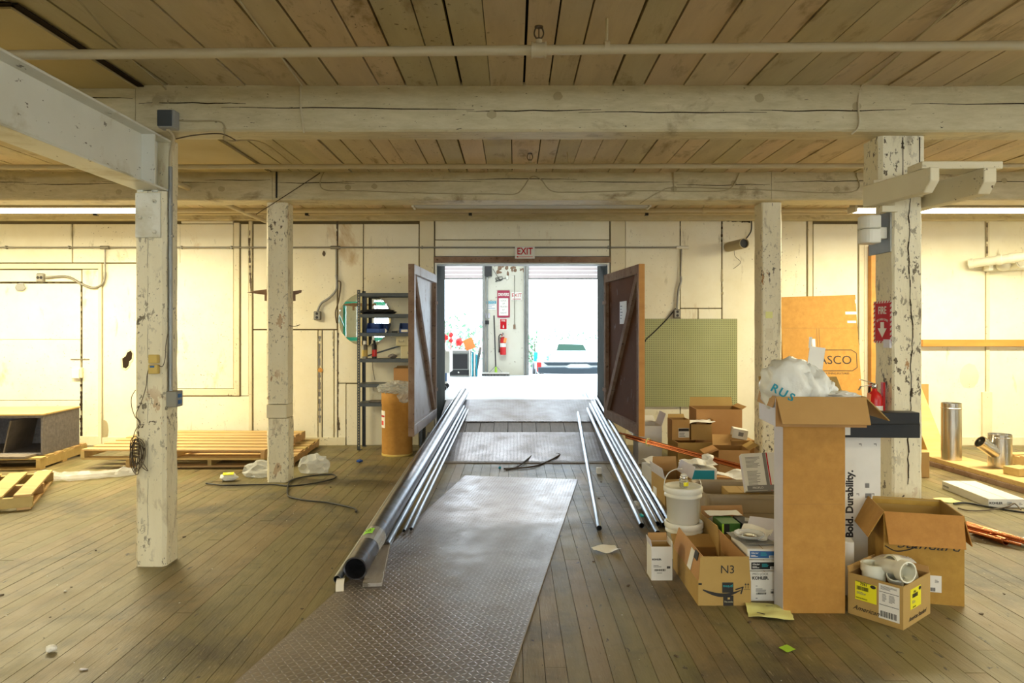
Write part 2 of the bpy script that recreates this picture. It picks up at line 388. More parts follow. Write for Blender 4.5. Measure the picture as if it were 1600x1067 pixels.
# a cardboard carton. flaps: dict side -> (angle, length); 0 stands up, 90 sticks straight out, 180 hangs down, negative folds in
def carton(name, label, cat, cx, cy, z0, w_, d_, h_, rz=0, mat='cardboard', inner='cardboard_inside', flaps=None, side_mats=None, group=None, t=.005, closed=False):
    th = thing(name, label, cat, (cx, cy, z0), rz, group)
    if closed:
        m = MB(); m.box(-w_/2, w_/2, -d_/2, d_/2, 0, h_); m.build('carton_body', mat, th, local=True, bevel=.003)
        s = MB(); s.box(-.0015, .0015, -d_/2, d_/2, h_, h_+.0008); s.build('seam', 'cardboard_inside', th, local=True)
        return th
    m = MB()
    m.box(-w_/2, w_/2, -d_/2, -d_/2+t, 0, h_); m.box(-w_/2, w_/2, d_/2-t, d_/2, 0, h_)
    m.box(-w_/2, -w_/2+t, -d_/2+t, d_/2-t, 0, h_); m.box(w_/2-t, w_/2, -d_/2+t, d_/2-t, 0, h_); m.box(-w_/2+t, w_/2-t, -d_/2+t, d_/2-t, 0, t)
    m.build('carton_body', mat, th, local=True)
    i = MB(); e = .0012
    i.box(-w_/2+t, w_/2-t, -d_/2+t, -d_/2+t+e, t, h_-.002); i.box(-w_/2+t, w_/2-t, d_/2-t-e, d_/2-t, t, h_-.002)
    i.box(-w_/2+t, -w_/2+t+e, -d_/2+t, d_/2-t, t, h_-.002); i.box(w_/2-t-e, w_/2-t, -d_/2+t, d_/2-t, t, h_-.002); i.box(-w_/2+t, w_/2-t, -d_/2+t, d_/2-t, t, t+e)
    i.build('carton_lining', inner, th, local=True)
    for sd, fl in (flaps or {}).items():
        ang, L = fl[0], fl[1]; fm = fl[2] if len(fl) > 2 else mat
        W = w_ if sd in 'fb' else d_
        rot = {'f': 0, 'b': math.pi, 'r': math.pi/2, 'l': -math.pi/2}[sd]; D = d_/2 if sd in 'fb' else w_/2
        M = Matrix.Rotation(rot, 4, 'Z') @ Matrix.Translation((0, -D+t/2, h_)) @ Matrix.Rotation(R(ang), 4, 'X')
        f = MB(); tp = min(.012, W*.05)
        vs = [(-W/2+.003, -t/2, 0), (W/2-.003, -t/2, 0), (W/2-tp, -t/2, L), (-W/2+tp, -t/2, L), (-W/2+.003, t/2, 0), (W/2-.003, t/2, 0), (W/2-tp, t/2, L), (-W/2+tp, t/2, L)]
        f.add(vs, [(0,1,2,3), (7,6,5,4), (0,4,5,1), (1,5,6,2), (2,6,7,3), (3,7,4,0)], M)
        f.build('flap', fm, th, local=True)
    return th
# ================================================================= THE SETTING
ZC = 2.98; DZF = .45
fl = MB().box(-8.75, 8.75, -7.15, 10.24, -.12, -.016).build('floor', 'dark_gap'); tag(fl, kind='structure')
pl = []; bw = .096; x = -8.6; k = 0
rr = random.Random(3)
while x < 8.6:
    y = -7 + rr.uniform(-2, 0); k += 1
    while y < 9.0:
        L = rr.uniform(2.6, 4.6); y1 = min(y+L, 9.0); y0 = max(y, -7)
        if y1-y0 > .05: pl.append((x, y0, y1, rr.uniform(-.0012, .0012)))
        y += L
    x += bw
def in_view(x, y0, y1): return y1 > 2.9 and abs(x+bw/2) < .745*min(y1, 9)+.1
vis = [p for p in pl if in_view(*p[:3])]; vis.sort(key=lambda p: max(p[1], 2.9)+abs(p[0])*.3)
near = set(vis[:296]); rest = MB()
for p in pl:
    x, y0, y1, dz = p
    if p in near:
        c = Vector((x+bw/2, (y0+y1)/2, 0)); m = MB(); m.box(-bw/2+.0013, bw/2-.0013, -(y1-y0)/2+.001, (y1-y0)/2-.001, -.016, dz)
        o = m.build('plank', 'floor_wood', fl, local=True); o.location = c
    else: rest.box(x+.0013, x+bw-.0013, y0+.001, y1-.001, -.016, dz)
tag(rest.build('plank_field', 'floor_wood', fl), kind='stuff')

ce = MB().box(-8.75, 8.75, -7.15, 9.3, ZC+.03, ZC+.15).build('ceiling', 'dark_gap'); tag(ce, kind='structure')
rest = MB(); rr = random.Random(11); cnt = 0
bays = [(-7, -2.9), (-2.9, 1.95), (1.95, 4.4), (4.4, 6.8), (6.8, 9.0)]
for (a, b) in bays:
    x = -8.6 + rr.uniform(0, .1)
    while x < 8.6:
        bwid = rr.choice((.15, .17, .19, .21, .23, .24)); gap = rr.choice((.004, .007, .009, .014)); z = ZC+rr.uniform(-.004, .004)
        x1 = min(x+bwid, 8.6)
        if b > 4 and abs(x) < .745*b+.3:
            m = MB(); m.box(-(x1-x)/2, (x1-x)/2-gap, -(b-a)/2, (b-a)/2, 0, .035)
            o = m.build('ceiling_board', 'ceiling_paint', ce, local=True); o.location = (x+(x1-x)/2, (a+b)/2, z); cnt += 1
        else: rest.box(x, x1-gap, a, b, z, ZC+.035)
        x = x1
tag(rest.build('ceiling_board_field', 'ceiling_paint', ce), kind='stuff')
for (x0, x1, y0, y1) in ((-4.3, -2.3, 3.22, 4.29), (-4.3, -2.33, 2.0, 3.19), (-3.35, -2.3, 4.55, 6.6)):
    MB().box(x0, x1, y0, y1, ZC-.022, ZC-.008).build('ceiling_sheet', 'ceiling_sheet', ce)

MB().box(-2.295, -2.255, 3.2, 4.29, ZC-.012, ZC-.005).build('open_joint', 'crack_dark', ce); MB().box(-4.3, -2.28, 3.185, 3.225, ZC-.012, ZC-.005).build('open_joint', 'crack_dark', ce)
def slab(name, mat, *bx): return tag(MB().box(*bx).build(name, mat), kind='structure')
wl = slab('wall_left', 'wall_paint', -8.75, -8.6, -7, 9.2, 0, 3.0)
wr = MB()
wr.box(8.6, 8.75, -7, 9.2, 0, 1.0); wr.box(8.6, 8.75, -7, 9.2, 2.4, 3.0); wr.box(8.6, 8.75, -7, .2, 1, 2.4); wr.box(8.6, 8.75, 2.8, 9.2, 1, 2.4)
tag(wr.build('wall_right', 'wall_paint'), kind='structure')
wf = MB(); wf.box(-8.6, 8.6, -7.15, -7, 0, 1.0); wf.box(-8.6, 8.6, -7.15, -7, 2.5, 3.0)
for a, b in ((-8.6, -5.6), (-3.4, -1.1), (1.1, 3.4), (5.6, 8.6)): wf.box(a, b, -7.15, -7, 1.0, 2.5)
tag(wf.build('wall_front', 'wall_paint'), kind='structure')
for i, (cx_, cy_, rz_) in enumerate(((-4.5, -7.07, 0), (0, -7.07, 0), (4.5, -7.07, 0), (8.67, 1.5, 90))):
    wn = thing('window_%d' % (i+1), None, None, (cx_, cy_, 1.0), R(rz_), kind='structure')
    hw, hh = (1.1, 1.5) if i < 3 else (1.3, 1.4)
    f = MB()
    for a in (-hw, -hw/3, hw/3, hw): f.box(a-.025, a+.025, -.03, .03, 0, hh)
    for z in (0, hh/2, hh): f.box(-hw, hw, -.03, .03, z-.025, z+.025)
    f.build('window_frame', 'trim_paint', wn, local=True)
    MB().box(-hw, hw, -.004, .004, 0, hh).build('pane', 'glass', wn, local=True)

# the far wall: backing slab with the doorway, and every board and panel of its cladding
DX0, DX1, DZ = -1.01, 1.22, 2.33
wb = MB()
wb.box(-8.6, DX0, 9.03, 9.3, 0, 3.0); wb.box(DX1, 8.6, 9.03, 9.3, 0, 3.0); wb.box(DX0, DX1, 9.03, 9.3, 2.5, 3.0)
wb = tag(wb.build('wall_back', 'wall_seam'), kind='structure')
pan = [ # px x0, x1, y0, y1, proudness
 (-300,-130,340,700,0),(-127,112,350,410,0),(114,213,350,410,0),(-127,155,412,420,.02),(-127,127,422,440,.004),(-127,125.5,443,530,0),(-127,125.5,530.6,625,.003),
 (-127,125.5,625.8,662,0),(-127,125.5,662.7,684,.004),(129,154.5,421,700,.003),(155,160,412,700,.025),(161,247,412,700,0),(214,281,350,411,0),
 (249,364,350,607,-.008),(366,374.5,348,618,.018),(249,372,608,617.5,.02),(249,391,619,700,0),(283,364,341,349,0),(376.5,388,350,618,0),(389,394,345,700,.012),(396,526,350,514,0),
 (396,496,516,700,0),(498,503,516,700,.01),(504,521,516,700,0),(523,527,516,700,.008),(528.5,567,350,598,0),(528.5,540,599.5,700,0),(541.5,600,600,700,.004),(601,654,600,700,.004),(568.5,654,350,598,0),(656,678,345,700,.015),
 (680,952,345,374,0),(680,952,375.5,400,.004),(954,976.5,345,700,.015),(977.5,1062,345,700,0),(1063.5,1127,345,481,.0),(1063.5,1090,482.5,700,0),(1091.5,1127,482.5,700,0),
 (1129,1180,345,700,0),(1182,1260,345,700,0),(1262,1269,345,700,.012),(1271,1340,350,700,0),(1342,1350,345,700,.012),(1351,1539,345,700,0),
 (1540,1545,345,640,.015),(1546,1700,345,700,0),(1702,1880,345,700,0),(1533,1548,612,694,.03)]
for (a, b, c, d, e) in pan:
    if wx(b) < -8.6: continue
    m = MB(); m.box(max(wx(a), -8.59), min(wx(b), 8.59), 9.0-e, 9.03, wz(d) if d < 700 else 0, wz(c))
    m.build('wall_panel', 'wall_paint' if e < .01 else 'trim_paint', wb, bevel=.003)
MB().box(-8.6, 8.6, 9.0, 9.03, 2.90, 3.0).build('wall_panel', 'wall_paint', wb)
# a hole broken into the plaster left of the first post
hole = MB(); pts = [(191,575),(190,560),(196,556),(199,549),(205,546),(208,552),(207,562),(203,566),(202,572),(197,577)]
hole.prism([(wx(a), wz(b)) for a, b in pts], 8.9975, 9.001); ho = hole.build('wall_hole', 'crack_dark', wb)
rim = MB()
for i in range(len(pts)):
    a, b = pts[i], pts[(i+1) % len(pts)]; rim.bar((wx(a[0]), 8.996, wz(a[1])), (wx(b[0]), 8.996, wz(b[1])), .006, .012 if i % 3 else .022)
rim.build('broken_rim', 'trim_paint', wb)
# dark open joints, tar streaks and scars on the cladding
def streak(pts, w_, mat='crack_dark', y=8.9985, parent=wb, name='open_joint', seed=0):
    rr = random.Random(seed); m = MB(); P = [(wx(a), wz(b)) for a, b in pts]; out = []
    for i in range(len(P)-1):
        n = max(2, int(math.dist(P[i], P[i+1])/.03))
        for j in range(n): t = j/n; out.append((P[i][0]*(1-t)+P[i+1][0]*t, P[i][1]*(1-t)+P[i+1][1]*t))
    out.append(P[-1])
    for i in range(len(out)-1):
        if rr.random() < .10: continue
        ww = w_*rr.uniform(.25, 1.3); a, b = out[i], out[i+1]
        m.bar((a[0]+rr.uniform(-.2, .2)*w_, y, a[1]), (b[0]+rr.uniform(-.2, .2)*w_, y, b[1]), .0015, ww) if abs(a[0]-b[0]) > abs(a[1]-b[1]) else m.box(min(a[0], b[0])-ww/2, max(a[0], b[0])+ww/2, y-.0008, y+.0008, min(a[1], b[1]), max(a[1], b[1]))
    m.build(name, mat, parent)
streak([(127,441),(127.5,530),(127,560)], .010, seed=1); streak([(127,600),(127,690)], .035, seed=2); streak([(0,442),(127,441)], .010, seed=3)
streak([(391,360),(390,380),(391.5,430),(393,455)], .022, 'cable_brown', 8.985, seed=4); streak([(527,346),(527,380)], .02, 'cable_brown', seed=5)
streak([(500,525),(499,560),(500,660)], .028, 'grey_ink', 8.988, seed=6); streak([(520,518),(522,575)], .012, 'grey_ink', 8.99, seed=7)
streak([(527.7,520),(527.5,600),(527,640),(530,672)], .024, 'cable_brown', seed=8); streak([(541,655),(545,690)], .012, seed=9)
streak([(1128,346),(1127.5,378)], .018, seed=10); streak([(1128,420),(1128.5,460)], .020, 'cable_paint', 8.992, seed=11); streak([(1063,345),(1062.5,385)], .008, seed=12)
streak([(1541,348),(1541,400)], .018, 'cable_brown', 8.984, seed=13); streak([(1128,344),(1173,346)], .03, seed=14); streak([(163,684),(210,685)], .006, seed=15)
streak([(596,345),(597,345)], .01, seed=16); streak([(430,345),(655,346)], .008, seed=17); streak([(148,655),(148,690)], .008, 'cable_brown', seed=18)
MB().blob((wx(163.5), 8.999, wz(672)), (.055, .004, .13), 4, sub=2).build('plaster_patch', 'cable_paint', wb)
MB().blob((wx(506), 8.999, wz(396)), (.022, .004, .035), 6, sub=2).build('plaster_patch', 'cable_brown', wb)
MB().blob((wx(501), 8.988, wz(578)), (.03, .004, .03), 8, sub=2).build('plaster_patch', 'orange_wood', wb)
MB().blob((wx(1514), 8.999, wz(588)), (.13, .0015, .16), 3, sub=2, amp=.1).build('plaster_patch', 'trim_paint', wb)
bs = MB(); bs.box(-7.9, wx(158), 8.985, 9.0, 0, .115); tag(bs.build('baseboard_back', 'trim_paint'), kind='structure')
bs = MB(); bs.box(wx(160), wx(540), 8.988, 9.0, 0, .10); tag(bs.build('baseboard_back', 'trim_paint'), kind='structure')
bs = MB(); bs.box(wx(1350), 8.5, 8.988, 9.0, 0, .10); tag(bs.build('baseboard_back', 'trim_paint'), kind='structure')
# door lining and header
t1 = MB(); t1.box(DX0-.01, DX1+.01, 8.955, 9.03, 2.33, 2.405); tag(t1.build('trim_1', 'brown_frame', bevel=.004), kind='structure')
t2 = MB(); t2.box(DX0, DX1, 8.99, 9.3, 2.315, 2.329); t2.box(DX0-.0, DX0+.022, 8.99, 9.02, .19, 2.315); t2.box(DX1-.022, DX1, 8.99, 9.02, .19, 2.315)
tag(t2.build('trim_2', 'white_card'), kind='structure')
led = MB(); led.box(-8.6, 8.6, 8.86, 8.99, 2.86, ZC); tag(led.build('trim_3', 'beam_paint', bevel=.006), kind='structure')

# passage between the two buildings and the loading dock behind it
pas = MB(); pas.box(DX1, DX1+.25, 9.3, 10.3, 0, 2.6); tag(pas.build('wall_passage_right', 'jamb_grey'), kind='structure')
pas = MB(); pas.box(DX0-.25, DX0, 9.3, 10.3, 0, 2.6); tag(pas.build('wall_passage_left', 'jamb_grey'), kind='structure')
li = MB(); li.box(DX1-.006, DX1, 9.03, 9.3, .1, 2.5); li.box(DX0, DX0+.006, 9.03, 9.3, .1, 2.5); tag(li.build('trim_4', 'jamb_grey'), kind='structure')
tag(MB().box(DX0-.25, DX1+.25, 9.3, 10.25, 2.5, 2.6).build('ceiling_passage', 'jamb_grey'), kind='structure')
tag(MB().box(DX0-.25, DX1+.25, 10.245, 10.3, -.12, DZF-.2).build('wall_light_block', 'concrete'), kind='structure')  # unseen block added to stop light leaking in below the ramp planks
sw = MB()
sw.box(-5, DX0-.25, 10.2, 10.3, 0, 3.9); sw.box(DX1+.25, 5, 10.2, 10.3, 0, 3.9); sw.box(DX0-.25, DX1+.25, 10.2, 10.3, 2.6, 3.9)
tag(sw.build('wall_dock_inner', 'dock_wall'), kind='structure')
df = tag(MB().box(-5, 5, 10.24, 15.85, DZF-.2, DZF-.012).build('floor_dock', 'concrete'), kind='structure')
rr = random.Random(5); x = -5.0
for i in range(24):
    y = 10.24+i*.234; m = MB(); m.box(-5, 5, y+.002, y+.232, -.012, rr.uniform(-.001, .001)); o = m.build('plank', 'dock_floor', df, local=True); o.location = (0, 0, DZF)
cd_ = tag(MB().box(-5, 5, 10.2, 15.9, 3.8, 3.95).build('ceiling_dock', 'dock_wall'), kind='structure')
tag(MB().box(-5.15, -5, 10.2, 15.9, 0, 3.9).build('wall_dock_left', 'dock_wall'), kind='structure')
tag(MB().box(5, 5.15, 10.2, 15.9, 0, 3.9).build('wall_dock_right', 'dock_wall'), kind='structure')
OX = 15.7
PL, PR = PX(756, OX), PX(824, OX)
ow = MB(); ow.box(PL, PR, OX, OX+.2, -.6, 3.9)
ow.box(-5, PL-2.55, OX, OX+.2, -.6, 3.9); ow.box(PR+2.6, 5, OX, OX+.2, -.6, 3.9); ow.box(PL-2.55, PL, OX, OX+.2, 3.2, 3.9); ow.box(PR, PR+2.6, OX, OX+.2, 3.2, 3.9)
ow.box(PL-2.55, PL, OX+.14, OX+.2, -.6, DZF); ow.box(PR, PR+2.6, OX+.14, OX+.2, -.6, DZF)
ow = tag(ow.build('wall_dock_outer', 'dock_wall'), kind='structure')
MB().box(PL+.02, PR-.02, OX-.012, OX, 2.66, 3.25).build('wall_panel', 'dock_wall', ow)
rr = random.Random(8); pe = MB()
for i in range(16): pe.blob((rr.uniform(PL+.3, PR-.05), OX-.014, rr.uniform(2.68, 2.9)), (rr.uniform(.02, .07), .002, rr.uniform(.02, .06)), i, sub=1)
pe.build('flaking_paint', 'brown_frame', ow)
for n_, a, b in (('door_3', PL-2.5, PL-.03), ('door_4', PR+.03, PR+2.55)):
    d = thing(n_, None, None, ((a+b)/2, OX-.05, 2.6), kind='structure')
    for i in range(8):
        m = MB(); z = 2.6+i*.085; m.prism([(0, z), (.012, z+.02), (.012, z+.062), (0, z+.082)], a, b, Matrix(((0,1,0,0),(1,0,0,OX-.062),(0,0,1,0),(0,0,0,1))))
        m.box(a, b, OX-.052, OX-.045, z, z+.083); m.build('shutter_slat', 'shutter_paint', d)
    MB().box(a, b, OX-.07, OX-.04, 2.575, 2.6).build('bottom_bar', 'grey_steel', d)
    g = MB(); g.box(a-.06, a, OX-.09, OX, DZF, 3.3); g.box(b, b+.06, OX-.09, OX, DZF, 3.3); g.build('guide_rail', 'grey_steel', d)
g = MB()
for xx in (PL+.06, PR-.08):
    g.box(xx, xx+.035, OX-.05, OX, DZF, 3.2)
tag(g.build('trim_5', 'grey_steel'), kind='structure')

# ================================================================= POSTS AND BEAMS
def beam(x0, x1, y0, y1, z0, label, seed, crack=True, group=None):
    th = thing('timber_beam', label, 'beam', ((x0+x1)/2, (y0+y1)/2, z0), group=group)
    m = MB(); c = .012
    poly = [(y0+c, z0), (y1-c, z0), (y1, z0+c), (y1, ZC+.02), (y0, ZC+.02), (y0, z0+c)]
    M = Matrix(((0,1,0,0),(1,0,0,0),(0,0,1,0),(0,0,0,1)))
    m.prism(poly, x0, x1, M); m.build('timber', 'beam_paint', th)
    if crack:
        rr = random.Random(seed); cm = MB(); x = x0+.02; z = z0+.17
        while x < x1-.3:
            L = rr.uniform(.5, 1.6); xe = min(x+L, x1-.02); n = 14; zz = z; px_ = x
            for i in range(n):
                nx = x+(xe-x)*(i+1)/n; nz = zz+rr.uniform(-.0035, .0035); w_ = .0055*math.sin(math.pi*(i+.6)/(n+.4))+.0012
                cm.bar((px_, y0-.0006, zz), (nx+.004, y0-.0006, nz), .0016, w_); px_, zz = nx, nz
            x = xe - rr.uniform(0, .2); z = max(z0+.10, min(z0+.22, zz+rr.uniform(-.04, .03)))
        cm.build('drying_crack', 'crack_dark', th)
        for i in range(max(1, int((x1-x0)*1.1))):
            kx = rr.uniform(x0+.1, x1-.1); kz = rr.uniform(z0+.06, z0+.22); k = MB()
            k.blob((kx, y0-.0005, kz), (.030, .002, .026), i+seed, amp=.25, sub=2); k.build('knot', 'cable_paint', th)
    return th
beam(-2.31, 2.41, 4.3, 4.5, 2.70, 'long cream painted timber beam across the foreground between the two near posts', 1)
beam(2.413, 7.2, 4.31, 4.51, 2.70, 'cream timber beam running right from the near right post', 2)
beam(-8.5, -2.313, 4.3, 4.5, 2.70, 'stained timber beam running left behind the white steel girder', 3)
beam(-2.3, 2.45, 6.70, 6.98, 2.715, 'cream timber beam over the two far posts in front of the doorway', 4)
beam(2.453, 8.5, 6.70, 6.98, 2.715, 'cream timber beam running right from the far right post', 5)
beam(-8.5, -2.303, 6.70, 6.98, 2.715, 'brownish timber beam running left from the far left post above the lamp', 6)
beam(-8.5, 8.5, 1.85, 2.05, 2.70, 'timber beam overhead nearest the camera', 7, False)
beam(-8.5, 8.5, -2.9, -2.7, 2.70, 'timber beam behind the camera', 8, False)

def chamf(x0, x1, y0, y1, c):
    return [(x0+c, y0), (x1-c, y0), (x1, y0+c), (x1, y1-c), (x1-c, y1), (x0+c, y1), (x0, y1-c), (x0, y0+c)]
def vprism(m, poly, zs, jit=.0, seed=0):
    rr = random.Random(seed); n = len(poly); vs = []; fs = []
    for z in zs:
        j = [(rr.uniform(-jit, jit), rr.uniform(-jit, jit)) for _ in poly]
        vs += [(x+a, y+b, z) for (x, y), (a, b) in zip(poly, j)]
    for i in range(len(zs)-1):
        for k in range(n): fs.append((i*n+k, i*n+(k+1)%n, (i+1)*n+(k+1)%n, (i+1)*n+k))
    fs += [tuple(range(n))[::-1], tuple((len(zs)-1)*n+k for k in range(n))]
    return m.add(vs, fs)
def zs(z0, z1, n): return [z0+(z1-z0)*i/n for i in range(n+1)]
# near left post (notched for the girder)
p1 = thing('timber_post', 'near left white painted timber post carrying the steel girder, wire bundle hung on it', 'post', (-2.285, 4.5, 0))
m = MB(); vprism(m, chamf(-2.382, -2.190, 4.42, 4.60, .02), zs(0, 2.36, 30), .0022, 1); vprism(m, chamf(-2.36, -2.190, 4.50, 4.60, .012), zs(2.36, 2.70, 4), .001, 2)
m.build('post_shaft', 'post_paint', p1)
m = MB(); m.box(-2.372, -2.215, 4.408, 4.42, 2.065, 2.345); m.build('steel_plate', 'steel_paint', p1, bevel=.002)
for (a, b) in ((-2.25, 2.29), (-2.34, 2.19), (-2.25, 2.10)):
    m = MB(); m.lathe([(.014, 0), (.014, .008), (.006, .012)], 6, M=Matrix.Translation((a, 4.408, b)) @ Matrix.Rotation(R(90), 4, 'X')); m.build('bolt', 'steel_paint', p1)
c = MB()
zc = 2.36
for i in range(60):
    nz = zc-.036; c.box(-2.300+.002*math.sin(i*.9), -2.2985+.002*math.sin(i*.9), 4.4193, 4.4203, nz, zc); zc = nz
    if nz < .08: break
c.build('drying_crack', 'crack_dark', p1)
# far left post
p2 = thing('timber_post', 'far left timber post with worn paint and a patched block near its foot', 'post', (-2.27, 6.93, 0))
m = MB(); vprism(m, chamf(-2.40, -2.195, 6.83, 7.03, .02), zs(0, .62, 8), .003, 4); vprism(m, chamf(-2.405, -2.20, 6.83, 7.03, .02), zs(.76, 2.715, 20), .002, 5)
m.build('post_shaft', 'post_paint', p2); m = MB(); m.box(-2.40, -2.205, 6.822, 7.03, .625, .755); m.build('patch_block', 'trim_paint', p2, bevel=.004)
# near right post
p3 = thing('timber_post', 'near right timber post with deep vertical crack and the red fire sign', 'post', (2.47, 4.53, 0))
m = MB(); vprism(m, chamf(2.378, 2.565, 4.42, 4.64, .012), zs(0, 2.32, 30), .002, 6)
vprism(m, chamf(2.285, 2.575, 4.40, 4.62, .02), zs(2.32, 2.70, 4), .002, 7)
m.build('post_shaft', 'post_paint', p3)
c = MB(); rr = random.Random(4); xx = 2.49; zz = 2.32
while zz > .55:
    nx = max(2.45, min(2.515, xx+rr.uniform(-.009, .0075))); nz = zz-.04; w_ = rr.uniform(.002, .007)
    c.bar((xx, 4.4175, zz), (nx, 4.4175, nz-.003), w_, .003, up=(0, 1, 0)); xx, zz = nx, nz
c.build('drying_crack', 'crack_dark', p3)
c = MB(); c.bar((2.43, 4.3985, 2.69), (2.43, 4.3985, 2.33), .004, .003, up=(0,1,0)); c.bar((2.535, 4.3985, 2.69), (2.533, 4.3985, 2.33), .006, .003, up=(0,1,0)); c.build('board_joint', 'crack_dark', p3)
# far right post
p4 = thing('timber_post', 'far right timber post beside the pegboard with two pale notes on it', 'post', (2.5, 6.93, 0))
m = MB(); vprism(m, chamf(2.405, 2.60, 6.83, 7.05, .012), zs(0, 2.715, 26), .0022, 8); m.build('post_shaft', 'post_paint', p4)
m = MB(); m.box(PX(1196, 6.83), PX(1207, 6.83), 6.8265, 6.8285, PZ(497, 6.83), PZ(487, 6.83)); m.build('note', 'yellow_paper', p4)
m = MB(); m.box(PX(1196, 6.83), PX(1208, 6.83), 6.8265, 6.8285, PZ(531, 6.83), PZ(513, 6.83)); m.build('note', 'trim_paint', p4)

# steel girder
g = thing('steel_girder', 'white painted steel girder running from the near left post toward the viewer', 'girder', (-2.28, 3.0, 2.364))
Y0, Y1 = -2.0, 4.495
m = MB(); m.box(-2.287, -2.275, Y0, Y1, 2.376, 2.684); m.build('web', 'steel_paint', g)
m = MB(); m.box(-2.372, -2.190, Y0, Y1, 2.684, 2.697); m.build('top_flange', 'steel_paint', g, bevel=.002)
m = MB(); m.box(-2.372, -2.190, Y0, Y1, 2.364, 2.377); m.build('bottom_flange', 'steel_paint', g, bevel=.002)
m = MB(); m.box(-2.275, -2.195, 4.30, 4.312, 2.377, 2.684); m.build('stiffener', 'steel_paint', g)
for a in (-2.36, -2.27):
    m = MB(); m.box(a, a+.035, 4.41, 4.44, 2.352, 2.364); m.build('bolt', 'steel_paint', g)

# bracket arms on the near right post
br = thing('timber_bracket', 'cream timber bracket with two arms and a cap board on near right post', 'bracket', (2.45, 4.2, 2.26))
def arm(x0, y0, x1, y1, zt, h, w_):
    d = Vector((x1-x0, y1-y0, 0)); L = d.length; a = math.atan2(d.y, d.x)
    M = Matrix.Translation((x0, y0, 0)) @ Matrix.Rotation(a, 4, 'Z'); m = MB()
    m.prism([(0, zt-h), (L-.05, zt-h), (L, zt-h+.06), (L, zt), (0, zt)], -w_/2, w_/2, M); return m
arm(2.235, 4.46, 2.345, 3.92, 2.395, .135, .06).build('bracket_arm', 'trim_paint', br, bevel=.004)
arm(2.61, 4.62, 2.66, 3.93, 2.395, .14, .075).build('bracket_arm', 'trim_paint', br, bevel=.004)
m = MB(); m.box(2.30, 2.76, 3.97, 4.12, 2.397, 2.44); m.build('cap_board', 'trim_paint', br, bevel=.004)
m = MB(); m.box(2.24, 2.45, 4.385, 4.40, 2.36, 2.42); m.build('packing_strip', 'trim_paint', br)
m = MB(); m.box(2.30, 2.40, 4.395, 4.42, 2.225, 2.262); m.build('packing_strip', 'trim_paint', br)

# ================================================================= PIPES, CONDUITS, CABLES
def main_pipe(D, x0, x1, zl, zr, r, label, hd=None, seed=0):
    th = thing('sprinkler_pipe', label, 'pipe', ((x0+x1)/2, D, min(zl, zr)))
    m = MB(); m.tube([(x0, D, zl), (x1, D, zr)], r, 14); m.build('pipe_run', 'pipe_paint', th)
    if hd:
        z = zl+(zr-zl)*(hd-x0)/(x1-x0)
        f = MB(); f.tube([(hd-.032, D, z), (hd+.032, D, z)], r*1.45, 14); f.tube([(hd-.036, D, z), (hd-.028, D, z)], r*1.65, 14); f.tube([(hd+.028, D, z), (hd+.036, D, z)], r*1.65, 14)
        f.tube([(hd, D, z), (hd, D, z+r+.025)], .016, 10); f.build('tee_fitting', 'pipe_paint', th)
        s = MB(); zt = z+r+.025; s.tube([(hd, D, zt-.012), (hd, D, zt+.008)], .014, 8)
        for sx in (-1, 1): s.tube(smooth_path([(hd+sx*.006, D, zt), (hd+sx*.022, D, zt+.025), (hd+sx*.017, D, zt+.052), (hd+.002*sx, D, zt+.066)], 4), .004, 6)
        s.tube([(hd, D, zt+.060), (hd, D, zt+.064)], .021, 12); s.tube([(hd, D, zt), (hd, D, zt+.06)], .003, 6); s.build('sprinkler_head', 'cable_brown', th)
    return th
a = main_pipe(3.37, -2.9, 8.0, 2.800, 2.905, .0235, 'cream sprinkler pipe nearest the camera running along under the ceiling boards', PX(842, 3.37))
m = MB(); m.tube([(PX(948, 3.37), 3.37, 2.86), (PX(948, 3.37), 3.37, ZC)], .007, 8); m.tube([(PX(948, 3.37)-.012, 3.37, 2.845), (PX(948, 3.37)+.012, 3.37, 2.845)], .029, 14); m.build('pipe_hanger', 'pipe_paint', a)
a = main_pipe(5.94, -8.4, 8.4, 2.852, 2.872, .021, 'cream sprinkler pipe in front of the far beam with one head above the doorway', PX(828, 5.94))
m = MB(); xx = PX(890, 5.94); m.tube([(xx, 5.94, 2.86), (xx-.02, 5.94, ZC)], .006, 8); m.tube([(xx-.012, 5.94, 2.862), (xx+.012, 5.94, 2.862)], .027, 12); m.build('pipe_hanger', 'pipe_paint', a)
a = main_pipe(8.05, -8.4, 8.4, 2.838, 2.845, .026, 'cream pipe along the back wall just below the lamp line')
for p in (598, 828, 950, 1100): 
    m = MB(); xx = PX(p, 8.05); m.tube([(xx-.02, 8.05, 2.842), (xx+.02, 8.05, 2.842)], .034, 12); m.tube([(xx, 8.05, 2.86), (xx, 8.05, ZC)], .006, 6); m.build('pipe_hanger', 'pipe_paint', a)
a = main_pipe(8.7, -8.4, 8.4, 2.905, 2.91, .017, 'thin dark topped conduit on the ledger of the back wall')
for p in (150, 480, 735, 1010):
    m = MB(); xx = PX(p, 8.7); m.box(xx-.02, xx+.02, 8.67, 8.73, 2.885, 2.93); m.build('pipe_clip', 'black_plastic', a)
single(MB().tube([(-3.1, 4.56, 2.83), (-3.1, 8.85, 2.83)], .026, 10), 'ceiling_conduit', 'pipe_paint', 'pipe running from the left beam to the back wall behind the near left post', 'pipe')

